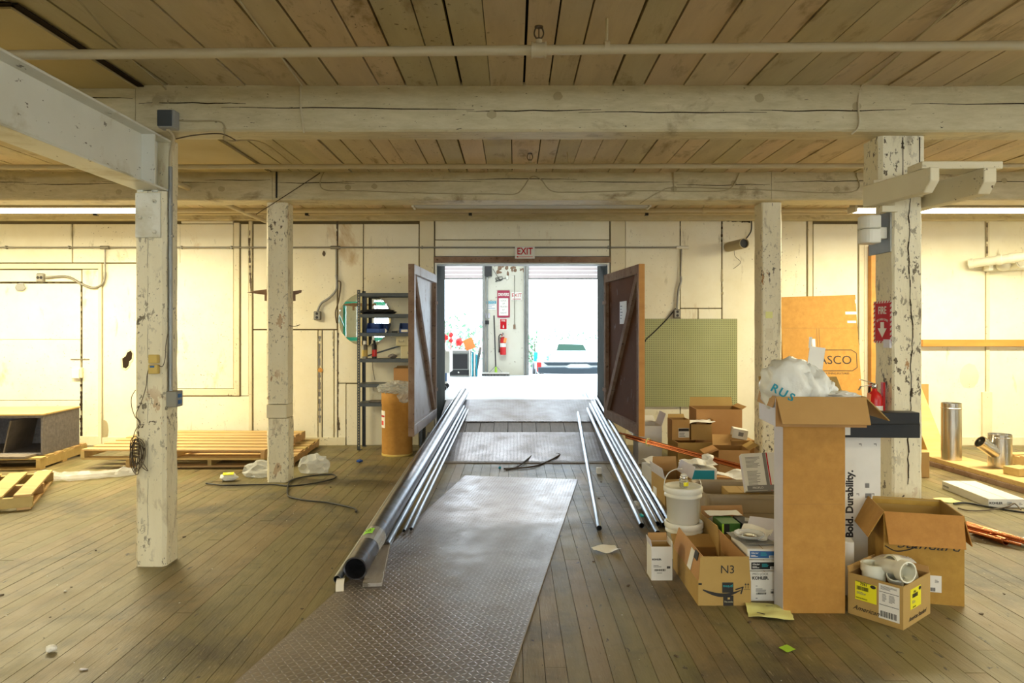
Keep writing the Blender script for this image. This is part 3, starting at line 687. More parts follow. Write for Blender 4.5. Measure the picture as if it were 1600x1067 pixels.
def cable(pts, r, mat, label, cat='cable', name='cable', group=None, k=6, n=6):
    return single(MB().tube(smooth_path(pts, k), r, n), name, mat, label, cat, group)
B1 = 4.292; B2 = 6.692
def b1(px, py, D=B1): return (PX(px, D), D, PZ(py, D))
cable([(PX(345, 2.95), 3.0, ZC-.008), (PX(466, 4.2), 4.2, ZC-.008), b1(469, 136), b1(470, 170), b1(475, 208)], .006, 'pipe_paint', 'painted cable crossing the ceiling and dropping over the left of the near beam')
cable([(PX(1530, 3.0), 3.0, ZC-.008), (PX(1370, 4.1), 4.1, ZC-.008), b1(1347, 132), b1(1341, 160), b1(1342, 195), b1(1330, 210)], .006, 'pipe_paint', 'painted cable dropping over the near beam beside the right post')
cable([(PX(120, 3.1), 3.1, ZC-.030), (PX(200, 3.8), 3.8, ZC-.012), b1(258, 138), b1(262, 160)], .005, 'cable_paint', 'thin cable running to the grey junction box above the near left post')
cable([b1(280, 188), b1(300, 189), b1(340, 189), b1(350, 196), b1(351, 209), (PX(356, 4.5), 4.5, 2.695), (-1.95, 5.5, 2.94), (-2.0, 6.6, 2.96)], .005, 'cable_paint', 'thin wire leaving the junction box along the near beam')
cable([b1(275, 217), b1(305, 211), b1(345, 209), b1(368, 219)], .004, 'cable_brown', 'thin dark wire under the left end of the near beam')
def b2(px, py): return (PX(px, B2), B2, PZ(py, B2))
cable([b2(508, 265), b2(500, 285), b2(510, 297), b2(560, 298), b2(680, 302), b2(770, 303), b2(805, 303), b2(818, 292), b2(830, 276), b2(845, 280), b2(862, 298), b2(900, 300), b2(1000, 298), b2(1100, 299), b2(1140, 295), b2(1155, 270)], .005, 'cable_paint', 'painted cable swagged along the far beam above the dead lamp')
cable([b2(1000, 318), b2(1030, 300), b2(1060, 293), b2(1180, 296), b2(1330, 300), b2(1338, 270), b2(1350, 256)], .005, 'cable_paint', 'painted cable rising from the dead lamp to the right post')
cable([b2(500, 270), b2(470, 290), b2(400, 335)], .004, 'cable_brown', 'thin dark wire slanting down the far beam above the far left post')
cable([b2(432, 268), b2(432, 309)], .009, 'cable_black', 'short black cable on the beam above the far left post')
cable([b2(1052, 268), b2(1053, 300)], .005, 'cable_paint', 'short painted cable on the far beam left of the far right post')

# wall conduit with drops and outlet boxes
def yw(px, py, d=.03): return (wx(px), 9.0-d, wz(py))
wcon = thing('wall_conduit', 'long thin metal conduit crossing the back wall at door head height', 'conduit', (wx(500), 8.97, wz(388)))
MB().tube([yw(-120, 387), yw(1066, 387)], .011, 8).build('conduit_run', 'conduit', wcon)
for px in (-60, 12, 110, 285, 363, 660, 950):
    m = MB(); m.box(wx(px)-.006, wx(px)+.006, 8.955, 9.0, wz(387)-.018, wz(387)+.022); m.build('conduit_clip', 'conduit', wcon)
for (px, wd) in ((166, .055), (525, .06), (1065, .075)):
    m = MB(); m.tube([(wx(px)-wd, 8.967, wz(387)), (wx(px)+wd, 8.967, wz(387))], .022, 8); m.build('conduit_body', 'white_plastic' if px > 1000 else 'conduit', wcon)
def drop(pts, box, label, dark=False):
    th = thing('wall_outlet', label, 'outlet', (wx(box[0]), 8.97, wz(box[1])-.05))
    MB().tube([yw(*p) for p in pts[:2]], .010, 8).build('riser', 'conduit', th)
    MB().tube(smooth_path([yw(*p) for p in pts[1:]], 6), .015, 8).build('flex_conduit', 'grey_plastic' if dark else 'conduit', th)
    x, z = wx(box[0]), wz(box[1]); m = MB(); m.box(x-.045, x+.045, 8.945, 9.0, z-.058, z+.055); m.build('outlet_box', 'conduit', th, bevel=.01)
    for dz in ((-.028, .028) if not dark or True else ()):
        q = MB()
        if box[2]: q.lathe([(.019, 0), (.019, .003)], 14, M=Matrix.Translation((x+(dz*.75), 8.945, z)) @ Matrix.Rotation(R(90), 4, 'X'))
        else: q.lathe([(.017, 0), (.017, .003)], 14, M=Matrix.Translation((x, 8.945, z+dz*.85)) @ Matrix.Rotation(R(90), 4, 'X'))
        q.build('socket', 'ink', th)
drop([(166, 389), (166, 425), (166, 432), (162, 444), (148, 450), (130, 444), (112, 434), (98, 432), (74, 434)], (66, 434, 1), 'grey outlet box high on the left of the back wall above the boarded door')
drop([(526, 389), (526, 430), (527, 440), (526, 453), (516, 465), (503, 474), (497, 486)], (497, 493, 0), 'grey double outlet box between far left post and round mirror', True)
drop([(1064, 389), (1063, 432), (1063, 440), (1059, 455), (1057, 485)], (1057, 490, 0), 'grey double outlet box just above the pegboard', True)
cable([yw(1055, 482), yw(1040, 500), yw(1022, 518), yw(1009, 530), yw(1008, 534)], .008, 'cable_black', 'black power cord running from the outlet down across the pegboard')
cable([yw(527, 440), yw(533, 442), yw(530, 470), yw(525, 488), yw(527, 505)], .008, 'cable_brown', 'loose brown cable looped beside the conduit left of the mirror')
cable([yw(1173, 345), yw(1172, 362), yw(1163, 375)], .008, 'cable_black', 'black cable hanging at the stub pipe under the ceiling')
cable([yw(1146, 385), yw(1147, 400), yw(1156, 410), yw(1145, 420)], .003, 'cable_brown', 'thin wire dangling below the stub pipe')
sb = thing('wall_switch', 'cream switch box beside the boarded up door', 'switch', (wx(121), 8.97, wz(592)))
m = MB(); m.box(wx(115), wx(127), 8.95, 9.0, wz(591), wz(576)); m.build('switch_box', 'white_plastic', sb, bevel=.006)
m = MB(); m.box(wx(127.5), wx(131), 8.955, 9.0, wz(590), wz(574)); m.build('switch_cover', 'trim_paint', sb, bevel=.004)
m = MB(); m.box(wx(111), wx(140), 8.985, 9.0, wz(561.5), wz(560.5)); m.build('hasp', 'conduit', sb)
m = MB(); m.blob((wx(33), 8.98, wz(449)), (.07, .012, .05), 3, sub=2); single(m, 'door_track', 'grey_plastic', 'dark torn strip hanging at the top of the boarded door', 'bracket')
# stub pipe through the wall
sp = thing('stub_pipe', 'short open dark pipe sticking out of the wall right of the pegboard top', 'pipe', (wx(1150), 8.9, wz(385)))
m = MB(); m.pipe((wx(1138), 8.99, wz(386)), (PX(1163, 8.55), 8.55, PZ(380, 8.55)), .062, .056); m.build('pipe_run', 'cable_paint', sp)
m = MB(); m.tube([(PX(1162, 8.6), 8.60, PZ(380.3, 8.6)), (PX(1162, 8.6)+.002, 8.58, PZ(380.3, 8.6))], .055, 16); m.build('pipe_throat', 'ink', sp)
# white pipes coming from the right part of the wall
wp = thing('white_pipe', 'thick white pipes with elbows on the wall at the far right', 'pipe', (wx(1560), 8.8, wz(420)))
MB().tube([(wx(1509), 8.93, wz(413)), (wx(1640), 7.75, wz(396))], .055, 14).build('pipe_run', 'pvc_white', wp)
for t in (0.0, .19, .27): 
    p = Vector((wx(1509), 8.93, wz(413))).lerp(Vector((wx(1640), 7.75, wz(396))), t); d = (Vector((wx(1640), 7.75, wz(396)))-p).normalized()
    MB().tube([p, p+d*.05], .064, 14).build('pipe_collar', 'pvc_white', wp)
MB().tube([(wx(1535), 8.95, wz(421)), (wx(1660), 8.9, wz(414))], .034, 10).build('pipe_run', 'pvc_white', wp)
m = MB(); m.blob((wx(1556), 8.86, wz(416)), (.09, .07, .075), 2, amp=.05, sub=2, smooth=True); m.tube([(wx(1572), 8.93, wz(415)), (wx(1573), 8.75, wz(413))], .06, 14); m.tube([(wx(1573), 8.77, wz(413)), (wx(1573), 8.74, wz(413))], .045, 14); m.build('pipe_elbow', 'pvc_white', wp)
m = MB(); m.box(wx(1532), wx(1539), 8.84, 8.94, wz(424), wz(410)); m.build('valve', 'pvc_white', wp, bevel=.004)

# fluorescent fixtures
for i, (x0, x1, y, z, p) in enumerate(LIT + [(-1.02, 1.37, 7.1, 2.775, 0)]):
    lit = p > 0; vis_ = y > 7
    lab = ['lit fluorescent strip lamp at the top left above the boarded door', 'lit fluorescent strip lamp beyond the left edge', 'lit fluorescent strip lamp right of the near right post', 'lit fluorescent strip lamp beyond the right edge'][i] if i < 4 else ('unlit fluorescent strip lamp above the doorway' if not lit else ['lit strip lamp hung left of the girder, nearer than the near posts', 'lit strip lamp hung to the right, nearer than the near posts', 'lit strip lamp behind the viewer on the left', 'lit strip lamp behind the viewer on the right', 'lit strip lamp just behind the viewer in the middle', 'lit strip lamp furthest behind the viewer by the windows'][i-4])
    th = thing('fluorescent_light', lab, 'lamp', ((x0+x1)/2, y, z-.06))
    M = Matrix(((0,1,0,0),(1,0,0,y),(0,0,1,z),(0,0,0,1)))
    m = MB(); m.prism([(-.10, -.032), (-.05, 0), (.05, 0), (.10, -.032), (.097, -.035), (.048, -.006), (-.048, -.006), (-.097, -.035)], x0, x1, M); m.build('reflector', 'fixture_white', th)
    m = MB(); m.box(x0, x1, y-.045, y+.045, z, z+.05); m.build('ballast_housing', 'fixture_white', th)
    for s in (-1, 1):
        m = MB(); m.tube([(x0+.03, y+s*.045, z-.048), (x1-.03, y+s*.045, z-.048)], .018, 10); m.build('lamp_tube', 'tube_lit' if lit else 'tube_dead', th)
        m = MB(); m.box(x0 if s < 0 else x1-.02, x0+.02 if s < 0 else x1, y-.09, y+.09, z-.07, z); m.build('end_cap', 'fixture_white', th)
        m = MB(); xx = x0+.4 if s < 0 else x1-.4; m.tube([(xx, y, z+.05), (xx, y, ZC+.005)], .004, 6); m.build('hanging_chain', 'cable_brown', th)
    if not lit:
        m = MB(); m.box(x0+.02, x1-.02, y-.103, y-.098, z-.05, z-.028); m.build('shade_lip', 'grey_plastic', th)
# ================================================================= DOORWAY: RAMP, LEAVES, PIPES
RY0, RY1 = 7.86, 10.24
def rz(y): return max(0, (y-RY0)/(RY1-RY0)*DZF)
rp = thing('loading_ramp', 'worn steel and plank ramp rising through the doorway to the dock', 'ramp', (.1, 8.9, 0))
def wedge(x0, x1, ya, yb, dz, t, x0b=None, x1b=None):
    m = MB(); za, zb = rz(ya)+dz, rz(yb)+dz; x0b = x0 if x0b is None else x0b; x1b = x1 if x1b is None else x1b
    vs = [(x0,ya,za-t),(x1,ya,za-t),(x1b,yb,zb-t),(x0b,yb,zb-t),(x0,ya,za),(x1,ya,za),(x1b,yb,zb),(x0b,yb,zb)]
    m.add(vs, [(0,3,2,1),(4,5,6,7),(0,1,5,4),(1,2,6,5),(2,3,7,6),(3,0,4,7)]); return m
y1, y2 = 8.82, 9.24
wedge(-1.08, 1.34, RY0, y1, .010, .010).build('ramp_plate', 'ramp_plate', rp)
wedge(DX0+.03, DX1-.03, y2, RY1-.01, .012, .012).build('ramp_plate', 'ramp_plate', rp)
x = DX0+.03; rr = random.Random(2)
for i in range(12):
    w_ = (DX1-DX0-.06)/12; wedge(x+.003, x+w_-.003, y1+.004, y2-.004, rr.uniform(-.006, 0), .03).build('plank', 'old_wood', rp); x += w_
m = MB()
for xx in (-1.03, -.4, .4, 1.28):
    hw = .04; m.prism([(RY0+.12, .0), (8.93 if abs(xx) > 1 else RY1-.02, 0), (8.93 if abs(xx) > 1 else RY1-.02, rz(8.93 if abs(xx) > 1 else RY1-.02)-.035), (RY0+.25, .002)], xx-hw, xx+hw, Matrix(((0,1,0,0),(1,0,0,0),(0,0,1,0),(0,0,0,1))))
m.build('joist', 'old_wood', rp)
m = MB(); m.box(-1.1, 1.36, RY0-.09, RY0, 0, .012); m.build('threshold_strip', 'old_wood', rp)
m = MB(); m.box(DX0, DX1, 9.0, 9.02, 0, rz(9.0)-.03); m.build('riser_board', 'old_wood', rp)
# chequer plate on the floor
a0, a1 = Vector((.63, 6.93, 0)), Vector((-.02, 2.97, 0)); ang = math.atan2(a0.x-a1.x, a0.y-a1.y)
L = 5.6; W = 1.14
dp = MB(); dp.box(-W, 0, -L, 0, 0, .0065)
o = dp.build('floor_plate', 'diamond_plate', bevel=.002); o.location = (.63, 6.93, .0022); o.rotation_euler = (0, 0, -ang)
tag(o, 'large grey chequer plate lying on the floorboards leading to the ramp', 'plate')
MW[o.name] = Matrix.Translation(o.location) @ Matrix.Rotation(-ang, 4, 'Z')

def leaf(name, hx, fx, hy, fy, z0, z1, panel, frame, side, note=False, edge='orange_wood', stile=None):
    """door leaf from its hinge (hx,hy) to its free edge (fx,fy); side = +1 when the braced face looks to +x"""
    d = thing(name, None, None, (hx, hy, z0), kind='structure')
    v = Vector((fx-hx, fy-hy, 0)); Ln = v.length; v.normalize(); n = Vector((-v.y, v.x, 0))
    if n.x*side < 0: n = -n
    M = Matrix(((v.x, n.x, 0, hx), (v.y, n.y, 0, hy), (0, 0, 1, z0), (0, 0, 0, 1))); H = z1-z0; t = .045
    MB().box(.01, Ln-.01, -.012, 0, .01, H-.01, M).build('door_panel', panel, d)
    for b, mt in (((0, Ln, 0, t, H-.10, H), frame), ((0, Ln, 0, t, 0, .11), frame), ((0, .09, 0, t, .11, H-.10), stile or frame), ((Ln-.10, Ln, 0, t, .11, H-.10), frame), ((Ln-.004, Ln+.014, -.012, t+.006, 0, H), edge)):
        MB().box(*b, M).build('frame_board', mt, d, bevel=.003)
    m = MB(); a = M @ Vector((Ln-.12, t*.5, H-.12)); b = M @ Vector((.10, t*.5, .13)); m.bar(a, b, t*.9, .085, up=n)
    m2 = MB(); dd = (b-a).normalized(); m2.add([], []); 
    m = MB(); q = n.cross(dd).normalized()*.045
    aa, bb = a-n*t*.45, b-n*t*.45
    vs = [aa-q, aa+q, bb+q, bb-q]; vs += [p+n*t*.9 for p in vs]
    m.add(vs, [(0,1,2,3),(7,6,5,4),(0,4,5,1),(1,5,6,2),(2,6,7,3),(3,7,4,0)]); m.build('brace', stile or frame, d)
    for z in (.35, H-.35):
        MB().box(-.05, .16, t, t+.006, z-.02, z+.02, M).build('strap_hinge', 'brown_frame', d)
    if note:
        m = MB(); m.box(Ln*.40, Ln*.40+.30, .001, .004, H-.62, H-.36, M); p = m.build('posted_notice', 'paper', d)
        m = MB()
        for i in range(5): m.box(Ln*.40+.03, Ln*.40+.03+.02*(3+i%3), .0042, .0046, H-.56+.035*i, H-.55+.035*i, M)
        m.build('small_print', 'grey_ink', p)
    return d
leaf('door_1', DX0-.01, -1.085, 8.90, 7.32, .37, 2.165, 'white_ply', 'white_ply', 1, edge='brown_frame', stile='brown_frame')
leaf('door_2', DX1-.04, 1.345, 8.90, 7.32, .37, 2.165, 'brown_ply', 'brown_frame', -1, True)

def metal_pipe(label, a, b, r, mat='galvanised', name='metal_pipe', group=None, cat='pipe'):
    m = MB(); m.pipe(Vector(a)-Vector(a), Vector(b)-Vector(a), r, r*.86, 14)
    o = m.build(name, mat); o.location = a; MW[o.name] = Matrix.Translation(Vector(a)); return tag(o, label, cat, group)
big = thing('steel_pipe', 'thick dark steel pipe lying from the floor up onto the dock', 'pipe', (-.94, 4.17, .071))
m = MB(); m.pipe((-.94, 4.17, .073), (-.735, 10.35, .545), .071, .062, 24); m.build('pipe_run', 'dark_steel', big)
wrp = MB()
A_, B_ = Vector((-.94, 4.17, .073)), Vector((-.735, 10.35, .545))
wrp.tube([A_.lerp(B_, t) for t in (.05, .058, .066, .074, .082)], [.0735, .076, .0745, .0765, .074], 18, smooth=False); wrp.build('plastic_wrap', 'film', big)
mm = MB(); pA = A_.lerp(B_, .066); vs = []
for k in range(9):
    a = R(-38+6*k)
    for yy in (-.045, .045): vs.append(pA+Vector((.0785*math.sin(a), yy, .0785*math.cos(a)+yy*.078)))
mm.add(vs, [(2*k, 2*k+2, 2*k+3, 2*k+1) for k in range(8)]); st = mm.build('green_sticker', 'green_label', big)
lettering(st, (pA+Vector((-.020, 0, .0775))-Vector((-.94,4.17,.071)), Vector((1,0,.26)).normalized(), Vector((-.02,1,.078)).normalized()), 0, 0, .024, '4"x21\nA53', 'ink', off=.0015)
metal_pipe('thin galvanised pipe along the left side of the thick dark pipe', (-1.034, 4.12, .028), (-.87, 9.95, .45), .024)
lp = [('galvanised pipe second from the thick pipe, its dark mouth near the wooden board', (-.865, 4.78, .026), (-.675, 11.4, .487), .026),
      ('slim galvanised conduit with its end furthest left on the chequer plate', (-.80, 5.12, .014+.01), (-.64, 11.2, .475), .013),
      ('slim galvanised conduit with its end furthest right on the chequer plate', (-.755, 5.17, .014+.01), (-.60, 11.3, .475), .013)]
for l in lp: metal_pipe(*l)
metal_pipe('short thin rod lying under the pipes at the foot of the ramp on the left', (-.99, 6.45, .03), (-.86, 8.6, .20), .010)
metal_pipe('short thin rod crossing under the left pipes beside the ramp', (-.88, 6.9, .03), (-.90, 8.9, .26), .010, 'conduit')
rpz = [('galvanised pipe lying alone between chequer plate and the right bundle', (.63, 5.2, .021), (1.0, 11.9, .49), .021)]
ends = [(.955, 5.26, .022, 1.048, 11.5, 'galvanised pipe at the left edge of the right bundle'), (1.033, 5.06, .022, 1.093, 11.2, 'galvanised pipe sticking furthest forward in the right bundle'),
        (1.080, 5.30, .0225, 1.135, 11.0, 'galvanised pipe in the middle of the right bundle with tape'), (1.128, 5.28, .0225, 1.170, 11.0, 'galvanised pipe right of the middle in the right bundle'),
        (1.178, 5.22, .0225, 1.196, 10.3, 'galvanised pipe at the right edge of the bundle running to the bucket')]
for l in rpz: metal_pipe(*l)
for i, (x, y, r, x2, y2, lb) in enumerate(ends): metal_pipe(lb, (x, y, r+.001), (x2-.0, y2, .49+.003*i), r-.001)
single(MB().blob((1.01, 5.75, .05), (.045, .08, .03), 2, sub=2), 'tape_wad', 'film', 'wad of clear wrap around the pipes of the right bundle', 'wrap')
single(MB().blob((.985, 5.45, .045), (.026, .02, .016), 3, sub=1), 'tape_tab', 'teal_ink', 'small teal tape tab on a pipe of the right bundle', 'tape')
# white tag out of the thin pipe mouth
m = MB(); m.tube(smooth_path([(-1.015, 4.15, .03), (-1.00, 4.07, .022), (-.985, 3.99, .006)], 4), [.008]*9, 6);
m = MB()
pp = [(-1.016, 4.13, .030), (-1.008, 4.09, .034), (-1.0, 4.04, .022), (-.985, 3.98, .006), (-.982, 3.93, .004)]
for i in range(4): m.bar(pp[i], pp[i+1], .045, .004)
single(m, 'paper_tag', 'paper', 'crumpled white paper tag hanging out of the thin pipe mouth', 'tag')
# wooden board under the pipes
m = MB(); m.prism([(0, 0), (0, .022), (.9, .022), (.9, 0)], -.055, .055, Matrix.Translation((-.815, 4.05, .0095)) @ Matrix.Rotation(R(96.5), 4, 'Z') @ Matrix.Rotation(R(0), 4, 'X'))
single(m, 'wooden_board', 'pale_board', 'weathered grey board lying beside the mouth of the thick pipe', 'board', bevel=.002)
# copper bundle, runs over the cartons to the right
cu = Vector((1.22, 7.45, .335)); cv = Vector((3.44, 4.84, .030)); dv = (cv-cu).normalized(); pxv = dv.cross(Vector((0, 0, 1))).normalized(); uz = pxv.cross(dv)
offs = [(-.030, 0, 0), (-.012, .004, .06), (.008, 0, -.05), (.028, .002, .02), (-.021, .0215, .10), (-.001, .0235, .14)]
nm = ['left', 'second', 'third', 'fourth', 'upper left', 'upper right']
for i, (a, b, s) in enumerate(offs):
    p = cu + pxv*a + uz*b - dv*s; q = cv + pxv*a*1.8 + uz*b + dv*(s+.01*i)
    metal_pipe('copper pipe in the bundle lying over the cartons, %s of six' % nm[i], p, q, .0095, 'copper', 'copper_pipe', 'copper pipes in the taped bundle')
tb = MB(); p = cu.lerp(cv, .075)+uz*.008; tb.tube([p-dv*.008, p+dv*.008], .042, 10, cap=False); single(tb, 'tape_band', 'yellow_paper', 'tan tape band tied around the copper pipe bundle', 'tape')

# ================================================================= DOCK AND OUTSIDE
tag(MB().box(-40, 40, 15.9, 70, -.41, -.26).build('ground', 'asphalt'), kind='structure')
def psign(name, label, x0, x1, y0, y1, mat, cat='sign', Y=OX-.014):
    a, b, c, d = PX(x0, Y), PX(x1, Y), PZ(y1, Y), PZ(y0, Y); th = thing(name, label, cat, ((a+b)/2, Y, c)); w_, h_ = b-a, d-c
    fr = (Vector((0, 0, 0)), Vector((1, 0, 0)), Vector((0, 0, 1))); sticker(th, fr, 0, h_/2, w_, h_, mat, 'sign_board', t=.004); return th, fr, w_, h_
th, fr, w_, h_ = psign('drivers_sign', 'dark red drivers sign with white notice panel on the dock wall', 777, 796.5, 453.5, 496, 'sign_maroon')
lettering(th, fr, 0, h_*.84, h_*.145, 'DRIVERS', 'paper', .005, xs=.72, bold=.0025); s = sticker(th, fr, 0, h_*.39, w_*.76, h_*.64, 'paper', 'notice_panel', .0042)
for i, t in enumerate(('LOCK', 'UP', 'TRUCKS', 'AT', 'NIGHT')): lettering(s, fr, 0, h_*(.62-.113*i), h_*.075, t, 'grey_ink', .007)
th, fr, w_, h_ = psign('notice_sign', 'white notice sign with blue header on the dock wall', 759, 775.5, 470, 484, 'paper')
sticker(th, fr, 0, h_*.83, w_*.96, h_*.3, 'teal_card', 'sign_header', .0042); lettering(th, fr, 0, h_*.83, h_*.26, 'NOTICE', 'paper', .0065); 
for i in range(3): lines(th, fr, 0, h_*(.55-.19*i), w_*.8, h_*.1, 1, 'blue_ink', i, off=.0045)
th, fr, w_, h_ = psign('exit_sign', 'white sign with thin red EXIT letters on the dock wall', 799, 815.5, 456, 469, 'paper')
lettering(th, fr, 0, h_*.58, h_*.62, 'EXIT', 'sign_red', .005, xs=.95); sticker(th, fr, 0, h_*.15, w_*.8, h_*.06, 'sign_red', 'red_line', .0042)
th, fr, w_, h_ = psign('fire_sign', 'small red fire extinguisher sign under the drivers sign', 780.5, 792.5, 497, 515.5, 'paper')
sticker(th, fr, 0, h_*.5, w_*.84, h_*.86, 'sign_red', 'red_field', .0042); lettering(th, fr, 0, h_*.79, h_*.24, 'FIRE', 'paper', .0065, xs=.8)
m = MB(); m.prism([(-.02, h_*.28), (0, h_*.12), (.02, h_*.28), (.008, h_*.28), (.008, h_*.42), (-.008, h_*.42), (-.008, h_*.28)], -.007, -.0062, Matrix.Translation((0,0,0))); m.build('arrow', 'paper', th, local=True)
def extinguisher(label, loc, s, rzv=0):
    th = thing('fire_extinguisher', label, 'extinguisher', loc, rzv)
    def S(v): return [tuple(c*s for c in p) for p in v]
    M = Matrix.Scale(s, 4)
    m = MB(); m.lathe([(.060, 0), (.066, .012), (.066, .31), (.058, .345), (.038, .372), (.022, .385), (.020, .41)], 20, M=M); m.build('cylinder', 'red_gloss', th, local=True)
    m = MB(); m.lathe([(.0668, .17), (.0672, .171), (.0672, .255), (.0668, .256)], 20, M=M); m.build('label_band', 'paper', th, local=True)
    m = MB(); m.lathe([(.02, .405), (.024, .41), (.024, .44), (.016, .45)], 12, M=M); m.bar(*S([(0, 0, .45), (.0, -.13, .485)]), .026*s, .006*s); m.bar(*S([(0, 0, .44), (0, -.12, .425)]), .022*s, .006*s); m.bar(*S([(0,-.12,.425),(0,-.14,.39)]), .022*s, .006*s); m.build('valve_handle', 'chrome', th, local=True)
    m = MB(); m.lathe([(.016, 0), (.016, .012)], 12, M=M @ Matrix.Translation((-.02, -.02, .43)) @ Matrix.Rotation(R(-90), 4, 'Y')); m.build('pressure_gauge', 'red_gloss', th, local=True)
    m = MB(); m.tube([Vector(p)*s for p in smooth_path([(-.02, 0, .43), (-.06, 0, .44), (-.09, 0, .40), (-.088, 0, .30), (-.083, 0, .12)], 5)], .011*s, 8); m.tube(S([(-.083, 0, .13), (-.083, 0, .05)]), [.013*s, .018*s], 8); m.build('hose', 'black_plastic', th, local=True)
    m = MB(); m.box(-.03, .03, -.075, -.071, .27, .37, M @ Matrix.Rotation(R(8), 4, 'Y')); m.build('inspection_tag', 'orange_tag', th, local=True)
    m = MB(); m.box(-.02, .02, .066, .085, .08, .46, M); m.build('wall_hook', 'red_gloss', th, local=True)
    return th
extinguisher('red fire extinguisher hanging on the dock wall under the fire sign', (PX(786, OX-.1), OX-.088, PZ(554, OX)), 1.02)
def wbox(name, label, cat, x0, x1, y0, y1, dpt, mat, Y=OX): return single(MB().box(PX(x0, Y), PX(x1, Y), Y-dpt, Y-.001, PZ(y1, Y), PZ(y0, Y)), name, mat, label, cat, bevel=.006)
wbox('door_operator', 'black operator box at the top left of the dock wall', 'box', 757.5, 768.5, 411, 432, .12, 'black_plastic')
wbox('thermostat', 'small lilac control unit left of the drivers sign', 'thermostat', 758.5, 765.5, 489, 497, .03, 'lilac_card')
wbox('door_latch', 'black latch block at the edge of the left dock door', 'latch', 753, 764, 500.5, 506.5, .06, 'black_plastic')
wbox('wall_socket', 'white outlet with black sockets high on the dock wall', 'outlet', 790.5, 794, 430.5, 436.5, .03, 'white_plastic')
wbox('push_button', 'small brown push button on the dock wall right of the fire sign', 'switch', 802, 805.5, 507, 514, .03, 'brown_frame')
single(MB().tube([(PX(804, OX), OX-.015, PZ(430, OX)), (PX(804, OX), OX-.015, PZ(507, OX))], .008, 6), 'wall_tubing', 'conduit', 'thin conduit dropping to the brown push button', 'conduit')
rr = random.Random(12); pts = [(PX(770, OX), OX-.03, PZ(420, OX))]+[(PX(rr.uniform(774, 790), OX), OX-.03, PZ(rr.uniform(431, 441), OX)) for _ in range(9)]+[(PX(791, OX), OX-.03, PZ(434, OX))]
cable(pts, .006, 'cable_black', 'tangled black cable between operator box and outlet on the dock wall')
# push broom
bx_, by_ = PX(773.5, 15.4), 15.4
bt = thing('push_broom', 'wide push broom leaning on the dock wall', 'broom', (bx_, by_, DZF))
m = MB(); m.box(-.29, .31, -.06, .0, .045, .075); m.build('broom_block', 'white_card', bt, local=True)
m = MB()
for i in range(40): x = -.285+i*.0152; m.bar((x, -.03, .046), (x+random.uniform(-.004, .004), -.035, .0), .012, .05, up=(0,1,0))
m.build('bristles', 'ink', bt, local=True)['kind'] = 'stuff'
m = MB(); m.tube([(.02, -.03, .08), (-.03, .24, 1.32)], .014, 8); m.build('handle', 'black_plastic', bt, local=True)
m = MB(); m.lathe([(.03, .07), (.03, .10), (.02, .2)], 10, c=(.02, -.03, 0)); m.build('handle_socket', 'lime', bt, local=True)
for s in (-1, 1):
    m = MB(); m.tube([(.015, 0, .22), (.015+s*.14, -.03, .078)], .006, 6); m.build('stay', 'grey_steel', bt, local=True)
# white cabinet just inside the dock on the left
wc = thing('white_cabinet', 'white cabinet on casters at the left of the dock', 'cabinet', (-1.36, 12.0, DZF))
m = MB(); m.prism([(0, .12), (.24, .12), (.24, .30), (.29, .30), (.29, .66), (.24, .66), (.10, .88), (0, .88)], -.3, .3); m.build('cabinet_body', 'white_card', wc, local=True, bevel=.006)
m = MB(); m.box(.22, .243, -.306, -.301, .16, .30); m.build('vent', 'blue_ink', wc, local=True)
for yy in (-.25, .25):
    m = MB(); m.tube([(.19, yy-.02, .045), (.19, yy+.02, .045)], .045, 12); m.tube([(.19, yy, .05), (.19, yy, .12)], .012, 6); m.build('caster', 'black_plastic', wc, local=True)
    m = MB(); m.tube([(.04, yy-.02, .045), (.04, yy+.02, .045)], .045, 12); m.tube([(.04, yy, .05), (.04, yy, .12)], .012, 6); m.build('caster', 'black_plastic', wc, local=True)
# dark machine by the left dock door
Y = 15.2; bm_ = thing('dark_cabinet', 'black machine cabinet with recessed panel in the left dock doorway', 'machine', (PX(719, Y), Y+.2, DZF))
x0, x1 = PX(700.5, Y)-PX(719, Y), PX(742, Y)-PX(719, Y)
m = MB(); m.box(x0, x1-.10, -.18, .3, 0, .50); m.build('cabinet_body', 'grey_steel', bm_, local=True, bevel=.006)
m = MB(); m.box(x0-.02, x1-.08, -.20, .3, .50, .56); m.build('cabinet_top', 'grey_plastic', bm_, local=True, bevel=.006)
m = MB(); m.box(x0+.07, x1-.16, -.190, -.181, .16, .48); m.build('recessed_panel', 'black_plastic', bm_, local=True, bevel=.01)
m = MB(); m.box(x0+.02, x1-.13, -.192, -.181, .03, .14); m.build('drawer', 'black_plastic', bm_, local=True, bevel=.006)
m = MB(); m.blob((x0+.22, -.196, .085), (.02, .004, .02), 3, sub=1); m.build('drawer_emblem', 'paper', bm_, local=True)
for i, (dx, mt) in enumerate(((.0, 'white_card'), (.06, 'teal_card'), (.10, 'white_card'), (.145, 'teal_card'))):
    single(MB().box(PX(733, Y)+dx, PX(733, Y)+dx+.028, Y-.02, Y+.25, DZF, DZF+.56-.03*i), 'leaning_board', mt, ['white board next to the black machine', 'narrow blue board beside the black machine', 'second white board right of the narrow blue one', 'blue board nearest the dock wall'][i], 'board')
single(MB().bar((PX(743, Y), Y, DZF+.02), (PX(750, Y), Y+.2, DZF+.62), .05, .03), 'leaning_bar', 'grey_steel', 'grey bar leaning on the left edge of the dock wall', 'bar')
m = MB(); m.box(-.11, .11, -.01, .01, 0, .24, Matrix.Translation((PX(736, Y+.1), Y+.12, DZF+.585)) @ Matrix.Rotation(R(-22), 4, 'Y')); single(m, 'orange_board', 'orange_tag', 'orange panel standing tilted on the black machine', 'board')
